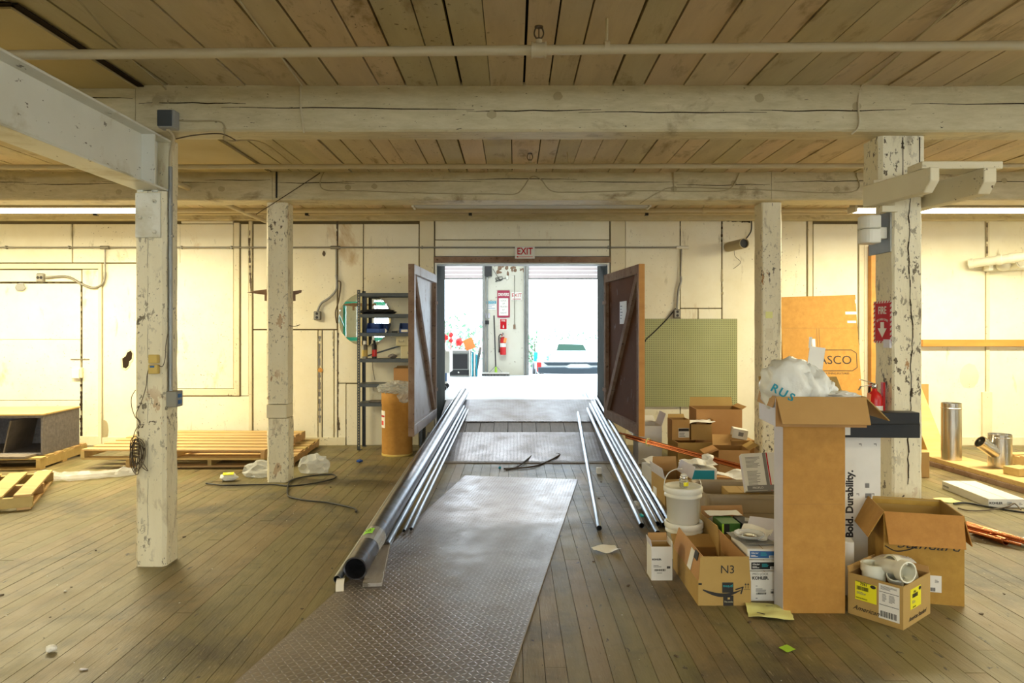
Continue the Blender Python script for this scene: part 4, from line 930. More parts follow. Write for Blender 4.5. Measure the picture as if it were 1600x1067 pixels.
for i, (px, py, s) in enumerate(((696, 527, .07), (705, 523, .06), (705, 532, .05), (717, 535, .09))):
    YY = 16.6; m = MB(); m.blob((PX(px, YY), YY, PZ(py, YY)), (s, s*.6, s), i, sub=2, amp=.5); m.tube([(PX(px, YY), YY, PZ(py, YY)), (PX(px, YY)-.03, YY+.02, -.26)], .010, 6)
    th = single(m, 'marker_flag', 'red_gloss', ['red marker at the far left outside the dock', 'tall red marker second from left outside', 'low red marker below the tall one', 'red marker with a dark arm above the machine'][i], 'marker')
# bushes
def bush(name, label, c, size, n, seed, group=None):
    th = thing(name, label, 'bush', (c[0], c[1], -.26), group=group); rr = random.Random(seed); f = MB(); b = MB()
    for i in range(7):
        a = rr.uniform(0, 6.28); tip = Vector((c[0]+math.cos(a)*size[0]*.6, c[1]+math.sin(a)*size[1]*.6, c[2]+size[2]*rr.uniform(0, .7))); b.tube([(c[0], c[1], -.26), Vector((c[0], c[1], c[2]-size[2]*.4)).lerp(tip, .3), tip], [.06, .04, .015], 5)
    b.build('branches', 'bark', th)
    for i in range(n):
        v = Vector((rr.gauss(0, 1), rr.gauss(0, 1), rr.gauss(0, 1))).normalized(); v *= rr.uniform(.55, 1)*(1+.35*noise.noise(v*2+Vector((seed, 0, 0))))
        p = Vector((c[0]+v.x*size[0], c[1]+v.y*size[1], c[2]+v.z*size[2])); q = Vector((rr.gauss(0,1), rr.gauss(0,1), rr.gauss(0,1))).normalized(); r_ = q.cross(Vector((0,0,1))).normalized(); s = rr.uniform(.07, .16)
        f.add([p-r_*s*.5, p+q*s*.8, p+r_*s*.5, p-q*s*.8], [(0,1,2,3)])
    f.build('foliage', 'leaf', th)['kind'] = 'stuff'
    return th
bl = ['tall green bush outside the left dock door', 'lower green bush outside behind the black machine', 'low green bush at the left of the right dock opening', 'distant green bush behind the parked car', 'distant green bush right of the parked car', 'distant bush at the right edge of the dock opening']
bsp = [((-3.6, 30, .9), (1.3, 1.2, 1.5), 900), ((-2.0, 26, .7), (.9, .8, 1.2), 700), ((.9, 30, .35), (1.0, .8, 1.1), 600), ((3.0, 40, .3), (2.2, 1.2, 1.1), 900), ((5.2, 42, .3), (1.8, 1.2, 1.1), 700), ((2.7, 24.5, -.1), (.5, .5, .7), 300)]
for i, (c, s, n) in enumerate(bsp): bush('bush', bl[i], c, s, n, i+3)
# pickup backed up to the dock, its load, and a car further away
Yt = 17.6; pk = thing('pickup_truck', 'white pickup truck backed up to the right dock opening', 'truck', (1.62, Yt+2.2, -.26))
cx_ = 1.62
m = MB(); m.box(-1.0, 1.0, -2.15, -.2, .84, .90); m.build('bed_floor', 'car_white', pk, local=True, bevel=.02)
for s in (-1, 1):
    m = MB(); m.box(s*1.0-.04, s*1.0+.04, -2.15, .0, .60, 1.0); m.build('bed_side', 'car_white', pk, local=True, bevel=.03)
    for y in (-1.3, 1.9):
        q = MB(); q.tube([(s*.95-.1, y, .36), (s*.95+.1, y, .36)], .36, 20); q.build('wheel', 'black_plastic', pk, local=True)
m = MB(); m.box(-.97, .97, -2.2, -2.15, .62, .92); m.build('tailgate', 'car_white', pk, local=True, bevel=.02)
m = MB(); m.prism([(-1.02, .64), (-1.02, .78), (-.35, .78), (-.25, .76), (.25, .76), (.35, .78), (1.02, .78), (1.02, .64), (.3, .62), (-.3, .62)], -2.36, -2.2); m.build('rear_bumper', 'bumper', pk, local=True, bevel=.01)
m = MB(); m.prism([(-.9, .90), (-.78, .82), (-.3, .82), (-.2, .86), (.2, .86), (.3, .82), (.78, .82), (.9, .90)], -2.22, -2.20); m.build('tailgate_trim', 'bumper', pk, local=True)
for s in (-1, 1):
    m = MB(); m.box(s*.99-.06, s*.99+.06, -2.205, -2.16, .66, .90); m.build('tail_light', 'red_gloss', pk, local=True, bevel=.01)
m = MB(); m.prism([(.0, .45), (3.0, .45), (3.0, .95), (1.95, 1.0), (1.5, 1.36), (.25, 1.40), (.0, 1.05)], -.93, .93, Matrix(((0,1,0,0),(1,0,0,0),(0,0,1,0),(0,0,0,1)))); m.build('cab', 'car_white', pk, local=True, bevel=.05)
m = MB(); m.prism([(-.42, 0), (.42, 0), (.34, .20), (-.36, .22)], -.02, .03, Matrix.Translation((0, .055, 1.11)) @ Matrix.Rotation(R(-35), 4, 'X')); m.build('rear_window', 'car_glass', pk, local=True)
zb = -.26+.90
def carg(label, px0, px1, h_, y, d_, mat, cat='box', name='cargo_box'):
    return single(MB().box(PX(px0, y), PX(px1, y), y, y+d_, zb+.002, zb+h_), name, mat, label, cat, bevel=.01)
_cb = carg('white carton printed blue standing in the truck bed', 851, 862, .20, 17.9, .3, 'paper')
m = MB(); rr = random.Random(4)
for i in range(7): xx = PX(852+rr.uniform(1, 7), 17.9); m.box(xx, xx+.06, 17.888, 17.897, zb+.03+i*.022, zb+.042+i*.022)
m.build('printed_panel', 'teal_card', _cb)
carg('small pale crate in the truck bed', 864, 872, .17, 18.0, .3, 'lilac_card')
carg('long white package lying in the truck bed', 876, 918, .24, 17.95, .5, 'white_card')
carg('folded blue barrier at the left of the truck bed', 834, 840, .24, 17.9, .1, 'teal_card', 'barrier', 'folded_barrier')
# ================================================================= ON THE BACK WALL
pg = thing('pegboard', 'olive green pegboard screwed to the wall right of the doorway', 'pegboard', (wx(1080), 8.985, wz(635)))
m = MB(); m.box(wx(1007), wx(1151), 8.972, 8.979, wz(635), wz(498)); m.build('perforated_panel', 'pegboard_paint', pg, bevel=.001)
m = MB()
for x in (1010, 1079, 1146): m.box(wx(x), wx(x)+.03, 8.979, 9.0, wz(633), wz(500))
m.build('batten', 'trim_paint', pg)
mr = thing('round_mirror', 'round frameless mirror on the wall behind the shelf rack', 'mirror', (wx(570.5), 8.985, wz(499)-.336))
m = MB(); m.lathe([(.336, 0), (.336, .006), (.332, .008)], 64, M=Matrix.Translation((wx(570.5), 8.985, wz(499))) @ Matrix.Rotation(R(90), 4, 'X'), smooth=False); m.build('mirror_glass', 'mirror_glass', mr)
for a in (35, 160, 330):
    m = MB(); m.box(-.008, .008, 8.972, 9.0, -.008, .008, Matrix.Translation((wx(570.5)+.334*math.cos(R(a)), 0, wz(499)+.334*math.sin(R(a))))); m.build('mirror_clip', 'chrome', mr)
# EXIT sign hung over the doorway
Y = 8.93; ex = thing('exit_sign', 'white exit sign with red letters and arrow hanging over the doorway', 'sign', (PX(820, Y), Y, PZ(404, Y)))
fr = (Vector((0, 0, 0)), Vector((1, 0, 0)), Vector((0, 0, 1))); w_ = 31*Y/1100; h_ = 18.5*Y/1100
sticker(ex, fr, 0, h_/2, w_, h_, 'white_card', 'sign_board', -.004, .008); lettering(ex, fr, 0, h_*.60, h_*.80, 'EXIT', 'sign_red', .005, xs=.82, bold=.002)
m = MB(); m.box(-w_*.36, w_*.40, -.0052, -.004, h_*.13, h_*.18); m.prism([(-w_*.44, h_*.155), (-w_*.34, h_*.24), (-w_*.34, h_*.07)], -.0052, -.004); m.build('arrow', 'sign_red', ex, local=True)
m = MB(); m.box(-w_*.5, w_*.5, 0.004, .06, h_*.9, h_); m.build('mounting', 'white_card', ex, local=True)
# rails, studs and boards on the right
single(MB().box(wx(1355), wx(1369), 8.90, 8.985, 0, wz(385)), 'timber_stud', 'orange_wood', 'bare orange timber stud standing behind the near right post', 'stud', bevel=.003)
single(MB().box(wx(1437), wx(1760), 8.93, 8.985, wz(541), wz(530.5)), 'timber_rail', 'orange_wood', 'bare orange timber rail fixed along the right wall', 'rail', bevel=.003)
# horn like wooden bracket on the far left post
hb = thing('wooden_hanger', 'brown wooden hanger bar behind the far left post', 'hanger', (-2.27, 7.05, 1.9))
Yh = 7.06; pts = [(386, 457), (400, 454), (417, 452), (440, 453), (458, 455), (471, 453), (470, 457), (462, 460), (455, 459), (417, 461)]
m = MB(); m.prism([(PX(a, Yh), PZ(b, Yh)) for a, b in pts], Yh-.02, Yh+.02); m.build('hanger_bar', 'orange_wood', hb, bevel=.003).data.materials[0] = MATS['brown_frame']
for px in (414, 457):
    m = MB(); m.box(PX(px, Yh), PX(px+4, Yh), Yh-.015, Yh+.015, PZ(470, Yh), PZ(458, Yh)); m.build('hanger_block', 'brown_frame', hb)
m = MB(); m.tube(smooth_path([(-2.20, 6.9, 1.52), (-2.14, 6.88, 1.515), (-2.09, 6.88, 1.53)], 4), .004, 6); m.build('hook', 'cable_brown', hb)
# ---- on the near left post
jb = thing('junction_box', 'dark grey junction box on the near beam above the left post', 'box', (PX(265, 4.28), 4.27, PZ(202, 4.28)))
m = MB(); m.box(PX(251.5, 4.27), PX(277, 4.27), 4.23, 4.3, PZ(202, 4.27), PZ(174, 4.27)); m.build('box_body', 'grey_plastic', jb, bevel=.004)
m = MB(); m.box(PX(251, 4.27), PX(274, 4.27), 4.224, 4.23, PZ(200, 4.27), PZ(175, 4.27)); m.build('cover', 'shelf_steel', jb, bevel=.003)
co = thing('post_conduit', 'grey conduit with outlet box running down the near left post', 'conduit', (-2.18, 4.47, 1.0))
m = MB(); m.tube(smooth_path([(PX(263, 4.28), 4.27, PZ(202, 4.27)), (PX(263, 4.3), 4.36, 2.68), (-2.176, 4.46, 2.60), (-2.176, 4.46, 2.5)], 5), .010, 8); m.build('cable_drop', 'pipe_paint', co)
m = MB(); m.tube([(-2.176, 4.46, 2.52), (-2.176, 4.46, 1.10)], .0125, 10); m.build('conduit_run', 'grey_steel', co)
for z in (2.28, 2.08, 1.62):
    m = MB(); m.box(-2.19, -2.158, 4.45, 4.47, z-.006, z+.006); m.build('conduit_clip', 'conduit', co)
m = MB(); m.box(-2.19, -2.125, 4.43, 4.52, 1.0, 1.10); m.build('outlet_box', 'conduit', co, bevel=.003)
for z in (1.03, 1.07):
    m = MB(); m.box(-2.125, -2.121, 4.455, 4.495, z-.012, z+.012); m.build('socket', 'blue_ink', co)
yb = thing('phone_box', 'pair of mustard yellow telephone boxes on the near left post', 'box', (PX(240, 4.4), 4.4, PZ(584, 4.4)))
for (a, b) in ((554, 567.5), (569.5, 584)):
    m = MB(); m.box(PX(233, 4.4), PX(247.5, 4.4), 4.385, 4.42, PZ(b, 4.4), PZ(a, 4.4)); o = m.build('box_cover', 'cream_box', yb, bevel=.004)
m = MB(); m.box(PX(236, 4.4), PX(243, 4.4), 4.3835, 4.385, PZ(574, 4.4), PZ(571, 4.4)); m.build('blue_tape', 'blue_ink', yb)
Yq = 4.40
def q4(px, py, d=0): return (PX(px, Yq), Yq-d, PZ(py, Yq))
wb2 = thing('wire_bundle', 'tangled brown wire bundle hanging on the near left post', 'wire', (PX(217, Yq), Yq-.03, PZ(745, Yq)))
m = MB(); m.tube(smooth_path([q4(262, 522), q4(259, 540), q4(258, 560), q4(254, 572), q4(248, 571)], 6), .0025, 5)
m.tube(smooth_path([q4(234, 571), q4(230, 585), q4(228, 605), q4(220, 630), q4(213, 645), q4(215, 652, .01), q4(222, 660, .02), q4(214, 672, .02), q4(209, 690, .02)], 6), .0025, 5)
m.tube(smooth_path([q4(212, 609), q4(207, 620, .01), q4(207, 635, .01), q4(212, 650, .01), q4(218, 655, .02), q4(222, 663, .02)], 6), .0025, 5); m.build('loose_wire', 'cable_brown', wb2)
rr = random.Random(9)
m = MB()
for i in range(9):
    x0 = 216+rr.uniform(-3, 4); a = rr.uniform(4, 9); d0 = .015+.006*rr.random(); top = 682+rr.uniform(-3, 10); bot = rr.uniform(722, 743); pts = []
    for k in range(13):
        t = 2*math.pi*k/12; cy = (top+bot)/2; pts.append(q4(x0+a*math.sin(t)*(1 if i % 3 else 1.4), cy-(bot-top)/2*math.cos(t), d0+.014*math.cos(t*2+i)))
    m.tube(smooth_path(pts, 4), .0026, 5)
for k in range(5): pts = [q4(210+14*((j % 2)), 690+5*k+j*1.2, .02+.02*(j % 2)) for j in range(4)]; m.tube(smooth_path(pts, 4), .0028, 5)
m.tube(smooth_path([q4(222, 715, .03), q4(230, 726, .03), q4(235, 734, .03), q4(228, 730, .03), q4(221, 722, .03)], 4), .0026, 5); m.build('wire_coils', 'cable_brown', wb2)['kind'] = 'stuff'
# ---- on the near right post
fs = thing('fire_sign', 'red fire extinguisher sign with striped border wrapped on the near right post', 'sign', (2.374, 4.53, PZ(536, 4.5)))
fr = (Vector((0, 0, 0)), Vector((0, -1, 0)), Vector((0, 0, 1))); h_ = (536-470)*4.5/1100; w_ = .225
sticker(fs, fr, 0, h_/2, w_, h_, 'paper', 'sign_board', 0, .002); sticker(fs, fr, 0, h_/2, w_*.80, h_*.90, 'sign_red', 'red_field', .0022)
m = MB(); 
for sgn in (-1, 1):
    for k in range(9): m.box(-.010, .010, -.005, .005, 0, .0005, fmat(fr, sgn*w_*.45, h_*(.06+.11*k), .0035) @ Matrix.Rotation(R(35), 4, 'Z'))
for k in range(6):
    for v in (.025, .975): m.box(-.009, .009, -.005, .005, 0, .0005, fmat(fr, w_*(-.36+.145*k), h_*v, .0035) @ Matrix.Rotation(R(35), 4, 'Z'))
m.build('striped_border', 'sign_red', fs, local=True)
lettering(fs, fr, 0, h_*.77, h_*.25, 'FIRE', 'paper', .0045, xs=.82, bold=.0012); 
for i, ch in enumerate('EXTINGUISHER'):
    a = (i-5.5)*.115; p = fmat(fr, .30*w_*math.sin(a)*1.6, h_*(.50+.10*math.cos(a*1.6)), 0); lettering(fs, (Vector((-.0, 0, 0)), fr[1], fr[2]), .30*w_*math.sin(a)*1.6, h_*(.475+.09*math.cos(a*1.6)), .020, ch, 'paper', .0045, name='arched_letter', rot=-a*.7)
m = MB(); am = fmat(fr, 0, 0, .0046); A = [(-.055, .095), (0, .035), (.055, .095), (.022, .095), (.022, .135), (-.022, .135), (-.022, .095)]; n = len(A)
m.add([(x, y, 0) for x, y in A]+[(x, y, .0006) for x, y in A], [tuple(range(n))[::-1], tuple(range(n, 2*n))]+[(i, (i+1)%n, n+(i+1)%n, n+i) for i in range(n)], am); m.build('arrow', 'paper', fs, local=True)
m = MB(); m.box(2.36, 2.374, 4.425, 4.50, PZ(543, 4.5), PZ(530, 4.5)); m.build('curled_corner', 'lilac_card', fs)
extinguisher('red fire extinguisher with orange tag hanging on near right post', (2.305, 4.50, .82), .72, R(-90))
sr = thing('wall_siren', 'white two part siren on a grey plate on the near right post', 'siren', (2.30, 4.55, PZ(382, 4.5)))
m = MB(); m.box(2.366, 2.378, 4.43, 4.70, PZ(395, 4.5), PZ(333, 4.5)); m.build('back_plate', 'grey_steel', sr, bevel=.002)
m = MB(); m.box(2.31, 2.366, 4.46, 4.58, PZ(374, 4.5), PZ(356, 4.5)); m.build('mount', 'white_plastic', sr, bevel=.004)
zc_, zm, zt = PZ(381, 4.5), PZ(358, 4.5), PZ(338, 4.5)
def dsh(za, zb, r, cx, cy): 
    m = MB(); poly = [(cx+.055, cy-r), (cx+.055, cy+r)] + [(cx-r*.9*math.sin(t), cy+r*math.cos(t)) for t in [math.pi*k/10 for k in range(11)]]; vprism(m, poly[::-1], [za, (za+zb)/2, zb]); return m
dsh(zc_, zm-.003, .062, 2.262, 4.50).build('siren_horn', 'white_plastic', sr, bevel=.006); dsh(zm, zt, .064, 2.262, 4.50).build('siren_cap', 'bucket_plastic', sr, bevel=.006)
# ================================================================= LEFT SIDE: RACK, DRUM, PALLETS, CABLES
def pallet(label, cx, cy, z0, L, D, rzv, nd_, H=.12, name='wooden_pallet', group=None, bot=3):
    """deck boards run along local x, stringers along local y"""
    th = thing(name, label, 'pallet', (cx, cy, z0), rzv, group); rr = random.Random(int(cx*100))
    for x in (-L/2+.02, 0, L/2-.02):
        m = MB(); n = .022; m.prism([(-D/2, n), (D/2, n), (D/2, H-.02), (-D/2, H-.02)], x-.02, x+.02, Matrix(((0,1,0,0),(1,0,0,0),(0,0,1,0),(0,0,0,1)))); m.build('stringer', 'raw_pine', th, local=True)
    bw_ = D/nd_*.72
    for i in range(nd_):
        y = -D/2+bw_/2+(D-bw_)*i/(nd_-1); j = rr.uniform(-.008, .008); w2 = bw_*rr.uniform(.85, 1.12)
        m = MB(); m.box(-L/2+j, L/2+j, y-w2/2, y+w2/2, H-.02, H); m.build('deck_board', 'raw_pine', th, local=True, bevel=.002)
    for i in range(bot):
        y = -D/2+.06+(D-.12)*i/(bot-1); m = MB(); m.box(-L/2, L/2, y-.05, y+.05, 0, .022); m.build('bottom_board', 'raw_pine', th, local=True, bevel=.002)
    return th
pallet('long pine pallet lying under the other one and sticking out on its right', -3.30, 8.20, 0, 1.75, 1.30, R(3), 7, .10)
pallet('long pine pallet on top of the pair by the back wall', -3.60, 8.13, .101, 1.96, 1.38, R(-1), 7, .112)
a_ = math.atan2(.9, -.43); c0 = Vector((-3.98, 5.82, 0)); d_ = Vector((-.43, .9, 0)).normalized(); e_ = Vector((-.9, -.43, 0)).normalized()
c = c0+d_*.55+e_*.6; pallet('pine pallet on the floor at the left edge nearest the camera', c.x, c.y, 0, 1.1, 1.2, a_, 6, .125)
c0 = Vector((-5.0, 7.42, 0)); d_ = Vector((-.05, 1, 0)).normalized(); e_ = Vector((-1, -.12, 0)).normalized(); c = c0+d_*.5+e_*.6
pallet('pine pallet carrying the grey cabinet at the left edge', c.x-.02, c.y, 0, 1.2, 1.0, R(6), 6, .13)
gc = thing('open_cabinet', 'grey speckled open cabinet with wood top lying on a pallet', 'cabinet', (-5.55, 7.95, .132), R(4))
m = MB(); m.box(-.46, .46, -.42, .30, 0, .02); m.box(-.46, .46, -.42, .30, .40, .425); m.build('shelf_board', 'grey_fabric', gc, local=True)
for x in (-.46, .44):
    m = MB(); m.box(x, x+.02, -.42, .30, .02, .40); m.build('side_panel', 'grey_fabric', gc, local=True)
m = MB(); m.box(-.44, .44, .28, .30, .02, .40); m.build('back_panel', 'grey_fabric', gc, local=True)
m = MB(); m.box(.02, .035, -.38, .10, .02, .38, Matrix.Rotation(R(12), 4, 'Y')); m.build('loose_divider', 'old_wood', gc, local=True)
m = MB(); m.box(-.47, .47, -.43, .31, .426, .445); m.build('wood_top', 'raw_pine', gc, local=True, bevel=.003)
single(MB().box(-5.62, -5.10, 7.34, 7.52, .132, .155), 'loose_board', 'old_wood', 'short dark board lying on the pallet before the grey cabinet', 'board', bevel=.002)
# plastic film on the floor
m = MB(); rr = random.Random(2)
P = [(-4.72, 7.0), (-4.45, 6.93), (-4.15, 7.03), (-3.95, 7.17), (-3.80, 7.32)]
pth = smooth_path([(x, y, .035) for x, y in P], 5); N = len(pth); ring = []
for i, p in enumerate(pth):
    r_ = .055+.03*noise.noise(Vector((i*.7, 1, 0)))
    ring += [(p.x+r_*.4*math.cos(a)+.02*noise.noise(Vector((i, a, 2))), p.y+r_*2.0*math.cos(a), max(.003, .03+.045*math.sin(a)*(1+.8*noise.noise(Vector((i*.9, a*2, 5)))))) for a in [2*math.pi*k/10 for k in range(10)]]
m.add(ring, [(i*10+k, i*10+(k+1) % 10, (i+1)*10+(k+1) % 10, (i+1)*10+k) for i in range(N-1) for k in range(10)]+[tuple(range(10))[::-1], tuple((N-1)*10+k for k in range(10))])
single(m, 'plastic_film', 'film', 'long crumpled strip of clear film on the floor between the pallets', 'film')
single(MB().blob((-2.55, 7.10, .05), (.17, .09, .10), 5, amp=.45, sub=3, flat=.003), 'plastic_bag', 'clear_plastic', 'crumpled clear bag on the left side of the far left post', 'bag')
single(MB().blob((-2.06, 7.28, .07), (.15, .08, .12), 8, amp=.30, sub=3, flat=.003), 'plastic_bag', 'clear_plastic', 'clear bubble bag behind the right side of the far left post', 'bag')
bg_ = thing('parts_bag', 'small clear bag with yellow label on the floor before far left post', 'bag', (PX(357, 6.9), 6.9, 0), R(15))
MB().blob((0, 0, .035), (.09, .06, .04), 3, amp=.3, sub=2, flat=.003).build('bag_film', 'bag_film', bg_, local=True)
MB().box(-.05, .05, -.03, .03, .074, .077, Matrix.Rotation(R(12), 4, 'X')).build('yellow_sticker', 'yellow_label', bg_, local=True)
def f0(px, py, z=.012): y = FY(py); return (PX(px, y), y, z)
cable([f0(322, 757), f0(350, 760), f0(395, 759), f0(430, 759), f0(455, 761), f0(490, 757), f0(520, 750), f0(524, 745), f0(515, 743), f0(480, 746), f0(458, 751), f0(451, 759, .02), f0(449, 773), f0(455, 779), f0(480, 784), f0(510, 787), f0(540, 793), f0(555, 797), f0(556, 802)], .0075, 'cable_black', 'black cable looped on the floor in front of the far left post')
cable([f0(787, 734), f0(830, 731), f0(852, 724), f0(870, 719, .04), f0(874, 716, .05), f0(862, 715, .05), f0(838, 713, .05), f0(826, 720, .03), f0(808, 731), f0(790, 735)], .009, 'cable_brown', 'thin brown cable looped at the foot of the ramp')
single(MB().blob(f0(500, 721, .03), (.075, .03, .028), 4, sub=2, flat=.003), 'paper_scrap', 'paper', 'twisted white paper scrap on floor right of the far left post', 'paper')
single(MB().blob(f0(80, 1019, .018), (.026, .018, .018), 9, sub=2, amp=.2, flat=.002), 'foam_lump', 'paper', 'white foam lump on the floor at the bottom left', 'debris')
single(MB().blob(f0(102, 925, .006), (.009, .008, .006), 2, sub=1, flat=.001), 'foam_crumb', 'paper', 'small white crumb on floor left of the near left post', 'debris')
single(MB().blob(f0(131, 1047, .005), (.022, .01, .004), 2, sub=1, flat=.001), 'foam_crumb', 'lilac_card', 'greyish flake on the floor at the very bottom left', 'debris')
single(MB().blob(f0(562, 723, .02), (.04, .03, .02), 2, sub=1, flat=.001), 'plastic_plug', 'blue_bin', 'dark blue plastic cap on the floor before the fibre drum', 'cap')
single(MB().blob(f0(781, 733, .016), (.017, .015, .016), 7, sub=1, flat=.001), 'plastic_plug', 'teal_card', 'blue plastic cap at the foot of the ramp', 'cap')
m = MB(); x, y, z = f0(631, 706, 0); m.box(x-.03, x+.06, y-.02, y+.03, .001, .14); single(m, 'white_block', 'white_card', 'small white block standing right of the fibre drum', 'block', bevel=.004)
m = MB(); x, y, z = f0(936, 741, 0); m.box(x-.026, x+.026, y-.03, y+.03, .009, .07); single(m, 'white_block', 'white_card', 'small white block on the floor between the right pipes', 'block', bevel=.004)
m = MB(); m.sheet((f0(947, 861)[0], f0(947, 861)[1], .001), .17, .11, .025, 3, 8, rz=R(15)); single(m, 'paper_sheet', 'paper', 'crumpled white papers on the floor in front of the bucket', 'paper')
m = MB(); m.sheet((f0(1201, 958)[0], f0(1201, 958)[1], .001), .22, .20, .022, 5, 10, rz=R(-12)); yp = thing('yellow_receipt', 'crumpled yellow receipt on the floor before the tall carton', 'paper', (f0(1201, 958)[0], f0(1201, 958)[1], 0)); m.build('receipt_sheet', 'yellow_paper', yp)
fr = (Vector((0, 0, 0)), Vector((.97, -.24, 0)), Vector((.24, .97, 0))); 
m = MB(); m.box(-.02, .02, -.004, .004, 0, .001, Matrix.Translation((-.06, -.055, .022)) @ Matrix.Rotation(R(-35), 4, 'Z')); m.box(-.018, .018, -.0012, .0012, 0, .001, Matrix.Translation((.01, .02, .030))); m.build('printed_heading', 'ink', yp, local=True)
m = MB(); m.sheet((f0(1230, 1015)[0], f0(1230, 1015)[1], .001), .055, .05, .006, 6, 5, rz=R(30)); single(m, 'sticky_note', 'lime', 'bright green sticky note on the floor at the lower right', 'note')
m = MB(); m.sheet((3.60, 4.83, .012), .26, .24, .02, 7, 8, rz=R(20)); single(m, 'paper_sheet', 'paper', 'white paper sheet on the floor at the right edge by copper pipes', 'paper')
rr = random.Random(21)
def crumbs(n, xr, yr, label, mat, s0, s1, seed, name):
    r2 = random.Random(seed); m = MB()
    for i in range(n):
        x = r2.uniform(*xr); y = r2.uniform(*yr); s = r2.uniform(s0, s1); a = r2.uniform(0, 3)
        m.box(-s, s, -s*.5, s*.5, .0015, .0015+s*.5, Matrix.Translation((x, y, 0)) @ Matrix.Rotation(a, 4, 'Z'))
    return tag(m.build(name, mat), label, 'debris', kind='stuff')
crumbs(160, (-3.2, 3.4), (2.9, 7.4), 'tiny pale crumbs scattered over the floorboards', 'white_card', .0012, .0042, 1, 'floor_crumbs')
crumbs(60, (-3, 3), (2.9, 7), 'small dark splinters scattered over the floorboards', 'cable_brown', .003, .012, 2, 'floor_splinters')

# shelf rack
SX0, SX1, SY0, SY1 = PX(558, 8.62), -1.12, 8.62, 8.94
rk = thing('shelf_rack', 'dark steel shelf rack against the wall left of the doorway', 'shelf', ((SX0+SX1)/2, (SY0+SY1)/2, 0))
for (x, y, sx, sy) in ((SX0, SY0, 1, 1), (SX1, SY0, -1, 1), (SX0, SY1, 1, -1), (SX1, SY1, -1, -1)):
    m = MB(); m.box(min(x, x+.038*sx), max(x, x+.038*sx), min(y, y+.003*sy), max(y, y+.003*sy), 0, 1.965); m.box(min(x, x+.003*sx), max(x, x+.003*sx), min(y, y+.038*sy), max(y, y+.038*sy), 0, 1.965); u = m.build('upright', 'shelf_steel', rk)
    if sy > 0 and sx > 0:
        m = MB()
        for k in range(58): m.box(x+.015, x+.023, y-.0008, y+.0002, .05+k*.033, .066+k*.033)
        m.build('slots', 'pipe_paint', u)['kind'] = 'stuff'
    m = MB(); m.box(min(x, x+.05*sx), max(x, x+.05*sx), min(y, y+.05*sy), max(y, y+.05*sy), .0, .006); m.build('foot', 'shelf_steel', rk)
SZ = [1.925, 1.668, 1.437, 1.118, .812, .578]
for i, z in enumerate(SZ):
    m = MB(); m.box(SX0+.004, SX1-.004, SY0+.004, SY1-.004, z-.004, z); m.box(SX0+.004, SX1-.004, SY0+.002, SY0+.006, z-.042, z); m.box(SX0+.004, SX1-.004, SY1-.006, SY1-.002, z-.042, z); m.build('shelf_plate', 'shelf_steel', rk)
m = MB(); m.bar((SX0+.05, SY1-.01, 1.14), (SX1-.03, SY1-.01, 1.36), .006, .02); m.build('cross_brace', 'shelf_steel', rk)
def on(px, z, y=8.70): return (PX(px, y), y, z+.0005)
def bin_(label, px, z, w_, rzv=0):
    x, y, z = on(px, z, 8.76); th = thing('parts_bin', label, 'bin', (x, y, z), rzv); t = .004
    m = MB(); m.box(-w_/2, w_/2, -.11, .11, 0, t); m.prism([(-.11, 0), (.11, 0), (.11, .12), (-.05, .12), (-.11, .05)], -w_/2, -w_/2+t, Matrix(((0,1,0,0),(1,0,0,0),(0,0,1,0),(0,0,0,1)))); m.prism([(-.11, 0), (.11, 0), (.11, .12), (-.05, .12), (-.11, .05)], w_/2-t, w_/2, Matrix(((0,1,0,0),(1,0,0,0),(0,0,1,0),(0,0,0,1)))); m.box(-w_/2, w_/2, .11-t, .11, 0, .12)
    m.build('bin_shell', 'blue_bin', th, local=True); MB().box(-w_/2, w_/2, -.11, -.106, 0, .05).build('bin_front', 'blue_bin', th, local=True)
    return th
bin_('blue open front bin on the middle shelf at the left', 586, SZ[2], .17); bin_('narrow dark blue bin just right of the first bin', 598, SZ[2], .09, R(15)); 
b = bin_('blue open front bin behind the door leaf on the middle shelf', 634, SZ[2], .13); MB().box(-.04, .04, -.113, -.110, .01, .04).build('bin_label', 'paper', b, local=True)
x, y, z = on(601, SZ[2], 8.66); m = MB(); m.tube([(x, y, z+.026), (x+.004, y+.03, z+.026)], .026, 14); single(m, 'tape_roll', 'white_card', 'white roll standing before the blue bins', 'roll')
x, y, z = on(617, SZ[2], 8.68); single(MB().box(x-.04, x+.03, y-.02, y+.02, z, z+.022), 'small_case', 'black_plastic', 'small black case lying between the blue bins', 'case', bevel=.003)
x, y, z = on(590, SZ[1], 8.78); m = MB(); m.blob((x, y, z+.03), (.22, .08, .035), 5, sub=3, flat=z+.001, amp=.4); single(m, 'rubber_part', 'black_plastic', 'dark bundle lying on the second shelf', 'parts')
def drawer(label, px0, px1, z, h_, n, y=8.66):
    x0, x1 = PX(px0, y), PX(px1, y); th = thing('drawer_unit', label, 'drawers', ((x0+x1)/2, y+.1, z)); MB().box(x0, x1, y+.004, y+.22, z, z+h_).build('unit_body', 'beige_metal', th, bevel=.004)
    w_ = (x1-x0)/n
    for i in range(n):
        a = x0+i*w_; d = MB().box(a+.006, a+w_-.006, y, y+.004, z+.008, z+h_-.008).build('drawer', 'beige_metal', th, bevel=.002)
        q = MB(); c_ = a+w_/2; q.box(c_-.03, c_+.03, y-.014, y-.010, z+h_*.40, z+h_*.44); q.box(c_-.03, c_-.026, y-.014, y, z+h_*.40, z+h_*.58); q.box(c_+.026, c_+.03, y-.014, y, z+h_*.40, z+h_*.58); q.build('handle', 'conduit', d)
    return th
